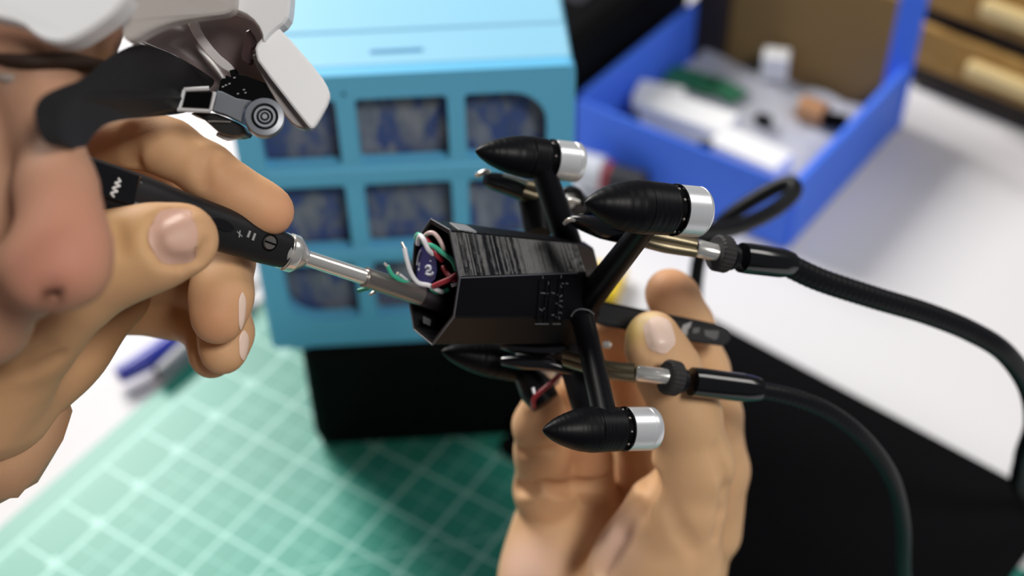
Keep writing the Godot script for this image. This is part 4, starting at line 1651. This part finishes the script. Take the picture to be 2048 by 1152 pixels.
	fchain(rh, [[1250, 1180, 0.413, 95], [1345, 1030, 0.392, 86], [1387, 930, 0.386, 76], [1372, 830, 0.381, 66], [1335, 740, 0.378, 62], [1309, 690, 0.3765, 55], [1304, 670, 0.3765, 46]], 0.004)
	rh.join(0.0035)
	fchain(rh, [[1410, 1060, 0.436, 74], [1434, 940, 0.428, 62], [1424, 830, 0.420, 58], [1402, 740, 0.412, 54], [1375, 650, 0.405, 50], [1350, 600, 0.4005, 49], [1338, 585, 0.3995, 48]], 0.003)
	rh.join(0.0015)
	fchain(rh, [[1105, 1040, 0.433, 66], [1088, 980, 0.424, 58], [1084, 905, 0.413, 53], [1078, 850, 0.404, 50], [1085, 815, 0.400, 44]], 0.003)
	rh.join(0.0015)
	fchain(rh, [[1180, 1020, 0.440, 62], [1168, 920, 0.427, 56], [1160, 830, 0.416, 52], [1150, 775, 0.410, 44]], 0.003)
	rh.join(0.001)
	fchain(rh, [[1290, 1000, 0.446, 62], [1284, 850, 0.435, 58], [1262, 740, 0.425, 52], [1232, 670, 0.414, 44], [1215, 655, 0.411, 40]], 0.003)
	rh.join(0.001)
	crease(rh, [[1038, 906, 0.40], [1070, 909, 0.40], [1105, 906, 0.40]], 0.0008, 0.002)
	crease(rh, [[1030, 984, 0.41], [1090, 978, 0.41], [1150, 976, 0.42], [1220, 968, 0.42]], 0.0012, 0.0025)
	crease(rh, [[1292, 925, 0.385], [1284, 960, 0.39], [1255, 1000, 0.40], [1222, 1046, 0.405], [1185, 1110, 0.41]], 0.0010, 0.0045)
	crease(rh, [[1330, 1010, 0.385], [1360, 1062, 0.385], [1392, 1100, 0.38]], 0.0005, 0.0035)
	crease(rh, [[1430, 898, 0.38], [1448, 940, 0.38], [1456, 985, 0.38], [1452, 1030, 0.38], [1441, 1080, 0.38]], 0.0008, 0.002)
	crease(rh, [[1286, 645, 0.37], [1286, 680, 0.37], [1292, 702, 0.37], [1318, 708, 0.37], [1342, 700, 0.37]], 0.0004, 0.0014)
	rh.polygonise(mb)
	var pale := Color8(226, 190, 172)
	paint(mb, k0, [[at(1250, 1090, 0.395), 0.018, pale, 0.9], [at(1060, 1140, 0.42), 0.016, pale, 0.9], [at(1265, 660, 0.374), 0.008, Color8(220, 190, 110), 0.8], [at(1300, 640, 0.371), 0.006, Color8(236, 214, 170), 0.8], [at(1340, 570, 0.393), 0.014, Color8(206, 144, 108), 0.6], [at(1170, 930, 0.415), 0.02, Color8(160, 100, 66), 0.5], [at(1250, 720, 0.415), 0.018, Color8(180, 110, 74), 0.5], [at(1420, 850, 0.39), 0.03, Color8(214, 176, 130), 0.6]], Color8(208, 166, 126))  # spots also paint shade on palm and middle finger, highlight on thumb base
	k0 = mb.v.size()
	# --- face
	box = extent([[-450, -80, 0.235], [300, -80, 0.235], [-450, 960, 0.235], [300, 960, 0.235], [-450, -80, 0.32], [300, -80, 0.32], [-450, 960, 0.32]], 0.002)
	var fc := Field.new(box[0], box[1], 0.0021)
	fchain(fc, [[-480, 250, 0.31, 330], [-300, 560, 0.30, 270], [-330, 860, 0.31, 200]], 0.012)
	fchain(fc, [[-60, 200, 0.281, 110], [0, 330, 0.274, 100], [20, 420, 0.270, 90]], 0.012)
	fchain(fc, [[-180, 420, 0.283, 190], [-110, 520, 0.278, 150]], 0.012)
	fchain(fc, [[-150, 20, 0.285, 190], [40, 40, 0.279, 120], [170, 55, 0.29, 74]], 0.012)
	fchain(fc, [[-60, 95, 0.262, 44], [60, 100, 0.265, 46], [170, 95, 0.28, 44]], 0.010)
	fchain(fc, [[70, 150, 0.272, 56], [100, 240, 0.264, 50], [114, 380, 0.2555, 64], [132, 500, 0.2505, 73], [140, 545, 0.249, 68]], 0.008)
	fchain(fc, [[60, 555, 0.2475, 50], [20, 540, 0.252, 44]], 0.008)
	fchain(fc, [[70, 600, 0.257, 34], [-20, 650, 0.270, 62], [-120, 690, 0.282, 100]], 0.008)
	fchain(fc, [[-120, 770, 0.276, 54], [-80, 765, 0.275, 40]], 0.006)
	fchain(fc, [[-140, 830, 0.278, 58], [-200, 930, 0.29, 110]], 0.008)
	fc.join(0.001)
	fc.cap(at(20, 160, 0.248), at(70, 165, 0.250), px(34, 0.256), px(28, 0.256), 0.006, true)
	fc.cap(at(-120, 165, 0.252), at(-40, 160, 0.250), px(40, 0.256), px(36, 0.256), 0.006, true)
	fc.cap(at(104, 596, 0.240), at(112, 580, 0.249), px(17, 0.245), px(15, 0.245), 0.0015, true)
	fc.polygonise(mb)
	paint(mb, k0, [[at(150, 430, 0.24), 0.022, Color8(190, 126, 106), 0.7], [at(150, 545, 0.235), 0.014, Color8(190, 122, 106), 0.7], [at(60, 560, 0.24), 0.012, Color8(196, 132, 112), 0.6], [at(30, 148, 0.262), 0.005, Color8(150, 138, 130), 0.8], [at(40, 108, 0.258), 0.007, Color8(86, 60, 44), 0.6], [at(120, 112, 0.262), 0.007, Color8(86, 60, 44), 0.6], [at(190, 110, 0.275), 0.012, Color8(120, 88, 60), 0.7], [at(104, 590, 0.244), 0.0035, Color8(60, 26, 22), 0.9]], Color8(184, 140, 114), 0.04)
	k0 = mb.v.size()
	# --- the rest of the body, out of the picture: head, neck, torso, arms
	var bd := Field.new(Vector3(-0.74, -0.35, -0.62), Vector3(0.12, 0.48, 0.2), 0.010)
	var hc := at(-880, 160, 0.315)
	var lw := at(-60, 830, 0.330)
	var rw := at(1225, 1400, 0.440)
	bd.cap(hc, hc + Vector3(-0.02, 0.02, 0.0), 0.088, 0.085, 0.03)
	bd.cap(at(-560, 560, 0.312), hc, 0.055, 0.08, 0.03)
	bd.cap(hc + Vector3(-0.02, -0.02, 0), Vector3(-0.52, 0.13, -0.25), 0.055, 0.06, 0.03)
	bd.cap(Vector3(-0.55, 0.08, -0.25), Vector3(-0.58, -0.33, -0.25), 0.115, 0.12, 0.05)
	for s in [[Vector3(-0.54, 0.09, -0.43), Vector3(-0.37, 0.055, -0.40), lw], [Vector3(-0.54, 0.09, -0.06), Vector3(-0.20, 0.05, 0.10), rw]]:
		bd.cap(Vector3(-0.55, 0.07, -0.25), s[0], 0.08, 0.055, 0.04)
		bd.cap(s[0], s[1], 0.052, 0.042, 0.02)
		bd.cap(s[1], s[2], 0.040, 0.024 if s[2] == lw else 0.030, 0.02)
	bd.join(0.001)
	bd.polygonise(mb)
	paint(mb, k0, [], Color8(204, 158, 124))
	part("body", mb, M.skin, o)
	var shirt := Field.new(Vector3(-0.78, -0.36, -0.62), Vector3(-0.1, 0.3, 0.2), 0.012)
	shirt.cap(Vector3(-0.55, 0.08, -0.25), Vector3(-0.58, -0.33, -0.25), 0.123, 0.13, 0.05)
	for s in [[Vector3(-0.54, 0.09, -0.43), Vector3(-0.46, 0.075, -0.42)], [Vector3(-0.54, 0.09, -0.06), Vector3(-0.42, 0.075, 0.0)]]:
		shirt.cap(Vector3(-0.55, 0.07, -0.25), s[0], 0.09, 0.064, 0.04)
		shirt.cap(s[0], s[1], 0.064, 0.062, 0.02)
	shirt.join(0.001)
	mb = MB.new()
	shirt.polygonise(mb)
	part("shirt", mb, M.cloth, o)
	var hair := Field.new(hc - Vector3.ONE * 0.14, hc + Vector3.ONE * 0.14, 0.006)
	hair.cap(hc + Vector3(-0.03, 0.025, 0), hc + Vector3(-0.04, 0.0, 0), 0.088, 0.085, 0.01)
	hair.join(0.001)
	mb = MB.new()
	hair.polygonise(mb)
	part("hair", mb, M.hair, o)
	mb = MB.new()
	var bq := []
	for p in [[14, 130], [60, 140], [110, 142], [160, 130], [196, 112], [214, 98]]:
		bq.append(fc.surf(at(p[0], p[1], 0.27), cb, 0.0))
	mb.tube(bq, [px(5, 0.26), px(14, 0.26), px(17, 0.26), px(17, 0.27), px(14, 0.28), px(6, 0.28)], 10, 4)
	part("brow_and_shade", mb, M.hair, o)  # dark tube for brow hair and the shade beneath it
	mb = MB.new()
	var ey := fc.surf(at(26, 158, 0.262), cb, 0.0) - cb * 0.0008
	mb.tube([ey - cx * 0.0022, ey - cx * 0.001, ey + cx * 0.001, ey + cx * 0.0022], [0.0003, 0.0012, 0.0012, 0.0003], 12, 3)
	part("eye", mb, std(150, 138, 130, 0.4), o, "half closed eye")
	nail(lh, Vector2(364, 474), Vector2(0.985, -0.08), 90, 110, 0.2965, M.nail, o, "thumbnail of the hand on the iron")
	nail(lh, Vector2(468, 622), Vector2(0.12, 1.0), 76, 26, 0.331, M.nail_pale, o, "nail of the middle finger seen edge on", (cb + cx * 0.9).normalized())
	nail(lh, Vector2(478, 690), Vector2(0.1, 1.0), 60, 30, 0.342, M.nail_pale, o, "nail of the ring finger", (cb + cx * 0.7).normalized())
	nail(rh, Vector2(1314, 668), Vector2(0.22, 0.97), 74, 58, 0.3765, M.nail_pale, o, "pale thumbnail pressing the tweezers")


# ---------------------------------------------------------------- head-worn magnifier
func magnifier() -> void:
	var o := thing("head_magnifier", "white head worn magnifier with a black lens frame and a small lamp arm", "magnifier", at(330, 120, 0.29))
	var mb := MB.new()
	var bd := lifter(0.245, 0.00006)
	mb.plate(soft([[-200, -120], [262, -30], [235, 20], [180, 60], [135, 84], [105, 86], [72, 76], [30, 38], [-200, 10]], 2), bd, -cb * 0.010, 6.0)
	part("brim", mb, M.white_plastic, o, "white forehead brim")
	# visor shell: underside greyish, outside white
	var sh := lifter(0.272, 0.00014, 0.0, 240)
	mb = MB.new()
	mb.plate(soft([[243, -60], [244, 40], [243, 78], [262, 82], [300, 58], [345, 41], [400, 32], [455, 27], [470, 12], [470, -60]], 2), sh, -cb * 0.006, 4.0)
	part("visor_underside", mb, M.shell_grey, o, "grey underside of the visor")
	mb = MB.new()
	mb.plate(soft([[396, -60], [388, 0], [440, 16], [468, 20], [500, 34], [522, 62], [524, 90], [546, 62], [574, 42], [580, 10], [582, -60]], 1), lifter(0.309), -cb * 0.008, 4.0)
	part("visor_front", mb, M.white_plastic, o, "white front of the visor")
	# inner shell: curved sheet running down to the lamp
	var rows := []
	var top := [[272, 80], [300, 60], [345, 43], [400, 30], [458, 10], [506, 16], [536, 52]]
	var mid := [[310, 95], [345, 82], [385, 78], [430, 80], [470, 88], [505, 105], [530, 130]]
	var low := [[350, 112], [378, 112], [412, 114], [448, 122], [485, 135], [522, 150], [552, 172]]
	var bot := [[424, 186], [436, 178], [452, 176], [478, 182], [508, 192], [546, 208], [582, 226]]
	var ks := [top, mid, low, bot]
	for a in 19:
		var t := a / 6.0
		var k := mini(int(t), 2)
		var r := []
		for b in 7:
			var q0: Vector2 = Vector2(ks[maxi(k - 1, 0)][b][0], ks[maxi(k - 1, 0)][b][1])
			var q1: Vector2 = Vector2(ks[k][b][0], ks[k][b][1])
			var q2: Vector2 = Vector2(ks[k + 1][b][0], ks[k + 1][b][1])
			var q3: Vector2 = Vector2(ks[mini(k + 2, 3)][b][0], ks[mini(k + 2, 3)][b][1])
			var q := q1.cubic_interpolate(q2, q0, q3, t - k)
			r.append(at(q.x, q.y, 0.318 + 0.006 * sin(b / 6.0 * PI) + a * 0.0002))
		rows.append(r)
	mb = MB.new()
	mb.sheet(rows, -cb * 0.0016)
	part("inner_shell", mb, M.shell_dark, o, "smoky inner shell")
	mb = MB.new()
	mb.tube(pts([[272, 79, 0.3165], [303, 92, 0.317], [350, 112, 0.3175], [374, 131, 0.318]]), [px(2.2, 0.317)], 8, 5)
	part("shell_edge", mb, M.white_plastic, o)
	mb = MB.new()
	mb.plate(soft([[372, 42], [394, 38], [400, 62], [432, 104], [462, 128], [470, 142], [452, 144], [420, 118], [390, 78]], 1), lifter(0.3168), -cb * 0.002, 2.0)
	part("shell_rib", mb, std(190, 186, 186, 0.35), o, "pale rib across the inner shell")
	mb = MB.new()
	mb.plate(soft([[494, 52], [512, 78], [510, 92], [500, 100], [506, 124], [496, 132], [482, 118], [486, 92]], 1), lifter(0.3163), -cb * 0.002, 2.0)
	part("shell_notch", mb, M.maroon, o, "dark maroon notch")
	# white flap in front
	mb = MB.new()
	mb.plate(soft([[512, 108], [510, 92], [528, 72], [550, 56], [562, 58], [640, 148], [658, 180], [659, 200], [634, 246], [624, 258], [614, 250], [516, 124]], 1), lifter(0.311, 0.00002, 0.0, 580), -cb * 0.0025, 4.0)
	part("lens_flap", mb, M.white_plastic, o, "white tilting flap")
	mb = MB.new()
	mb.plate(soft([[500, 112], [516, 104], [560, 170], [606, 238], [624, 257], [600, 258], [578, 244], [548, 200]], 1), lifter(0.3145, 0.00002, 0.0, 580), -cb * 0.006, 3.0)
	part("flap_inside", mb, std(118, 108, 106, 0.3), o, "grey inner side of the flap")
	mb = MB.new()
	mb.plate(pv([[560, 176], [566, 172], [574, 186], [570, 192]]), lifter(0.3138), -cb * 0.001, 0.5)
	part("flap_clip", mb, M.black, o)
	# black sooty bracket behind the lamp
	mb = MB.new()
	mb.plate(pv([[436, 184], [440, 160], [452, 150], [462, 154], [458, 140], [470, 137], [474, 147], [490, 150], [530, 166], [566, 205], [572, 226], [520, 214], [470, 196], [448, 190]]), lifter(0.3148), -cb * 0.003, 1.5)
	var br := part("bracket", mb, M.black, o, "black bracket with pale flecks")
	mb = MB.new()
	for p in [[449, 156], [452, 171], [446, 174], [469, 156], [459, 168], [488, 180], [491, 186], [476, 188]]:
		mb.tube([at(p[0] - 2, p[1], 0.3143), at(p[0] + 2, p[1] - 1, 0.3143)], [px(1.6, 0.314)], 6, 1)
	part("flecks", mb, M.print_grey, br)
	# lamp module: frame, arm, wheel
	mb = MB.new()
	var fr := [[[358, 218], [368, 180], 5.0], [[368, 179], [418, 177], 5.0], [[355, 219], [421, 222], 5.0], [[421, 220], [430, 184], 4.0]]
	for f in fr:
		mb.tube([at(f[0][0], f[0][1], 0.3055), at(f[1][0], f[1][1], 0.3055)], [px(f[2], 0.31)], 4, 1)
	part("lamp_frame", mb, std(196, 196, 198, 0.35), o, "pale lamp frame")
	mb = MB.new()
	mb.plate(pv([[364, 184], [426, 184], [421, 218], [358, 214]]), lifter(0.3060), -cb * 0.004, 1.0)
	part("lamp_window", mb, std(4, 4, 5, 0.3, 0.2), o, "black lamp window")
	mb = MB.new()
	mb.plate(pv([[424, 222], [434, 181], [443, 182], [472, 196], [501, 201], [488, 216], [484, 248], [476, 243], [450, 230]]), lifter(0.309), -cb * 0.005, 2.5)
	part("lamp_arm", mb, M.hinge_grey, o, "grey lamp arm")
	mb = MB.new()
	mb.plate(soft([[372, 224], [424, 224], [450, 233], [486, 250], [496, 268], [470, 274], [440, 268], [422, 252], [404, 236]], 1), lifter(0.3115), -cb * 0.008, 2.0)
	part("lamp_underside", mb, std(20, 18, 18, 0.4), o, "black underside")
	mb = MB.new()
	mb.tube(pts([[416, 243, 0.311], [440, 243, 0.311], [462, 244, 0.311]]), [px(2.5, 0.31)], 6, 2)
	part("trim_strip", mb, std(110, 106, 104, 0.5), o)
	mb = MB.new()
	mb.tube(pts([[434, 268, 0.315], [456, 276, 0.315], [478, 273, 0.315]]), [px(4, 0.315), px(6, 0.315), px(4, 0.315)], 10, 3)
	part("pivot_cap", mb, M.white_plastic, o)
	var wc := at(530, 241, 0.311)
	var ax := (cb * 0.96 + cx * 0.16 + cy * 0.1).normalized()
	var u := px(1.0, 0.308)
	mb = MB.new()
	mb.lathe(wc, ax, [Vector2(0, 0), Vector2(0, u * 36), Vector2(0.0006, u * 39), Vector2(0.0034, u * 39), Vector2(0.0040, u * 37.5), Vector2(0.0042, u * 27), Vector2(0.0030, u * 26), Vector2(0.0030, 0)], 48)
	var wheel := part("pivot_wheel", mb, M.hinge_grey, o, "round grey pivot wheel")
	mb = MB.new()
	for r in [[22.0, 16.0, 0.0042], [12.5, 8.5, 0.0042]]:
		mb.lathe(wc, ax, [Vector2(0.0028, u * r[0]), Vector2(r[2] - 0.0002, u * r[0]), Vector2(r[2], u * (r[0] - 1)), Vector2(r[2], u * (r[1] + 1)), Vector2(r[2] - 0.0002, u * r[1]), Vector2(0.0028, u * r[1])], 40)
	mb.lathe(wc, ax, [Vector2(0.0028, u * 6), Vector2(0.004, u * 6), Vector2(0.0043, u * 5), Vector2(0.0043, 0)], 24)
	part("wheel_rings", mb, M.hinge_grey, wheel)
	mb = MB.new()
	mb.lathe(wc, ax, [Vector2(0.0031, u * 26), Vector2(0.0031, 0)], 40)
	part("wheel_groove", mb, M.black, wheel)
	# black lens frame across the nose
	mb = MB.new()
	var lf := func(p: Vector2) -> Vector3: return at(p.x, p.y, 0.2370 + (p.x - 62) * 0.000238)
	mb.plate(soft([[66, 250], [62, 215], [78, 188], [118, 170], [160, 158], [200, 120], [246, 92], [286, 82], [330, 105], [392, 142], [432, 182], [372, 206], [330, 219], [270, 224], [200, 230], [165, 240], [140, 262], [124, 288], [100, 294], [78, 280]], 2), lf, -cb * 0.009 + cx * 0.002, 5.0)
	part("lens_frame", mb, std(24, 24, 26, 0.45, 0.3), o, "black lens frame resting on the nose")
	mb = MB.new()
	for s in [[[166, 222], [171, 212], [175, 211]], [[177, 222], [181, 213]], [[178, 217], [184, 216]], [[187, 222], [190, 217], [195, 218]], [[197, 222], [202, 219]]]:
		var q := []
		for p in s:
			q.append(at(p[0], p[1], 0.2368 + (p[0] - 62) * 0.000238))
		mb.tube(q, [0.00012], 6, 2)
	part("printed_script", mb, std(120, 120, 124, 0.6), o, "tiny pale script")
	# band round the head, out of the picture
	var hc := at(-880, 160, 0.315)
	mb = MB.new()
	var rings := []
	for k in 41:
		var t := TAU * k / 40.0
		var c := hc + Vector3(cos(t) * 0.098, 0.035, sin(t) * 0.094)
		var rd := Vector3(cos(t), 0, sin(t))
		rings.append([c + Vector3(0, 0.012, 0), c + Vector3(0, 0.012, 0) + rd * 0.004, c - Vector3(0, 0.012, 0) + rd * 0.004, c - Vector3(0, 0.012, 0)])
	mb.loft(rings, false, false, false)
	part("head_band", mb, M.white_plastic, o)
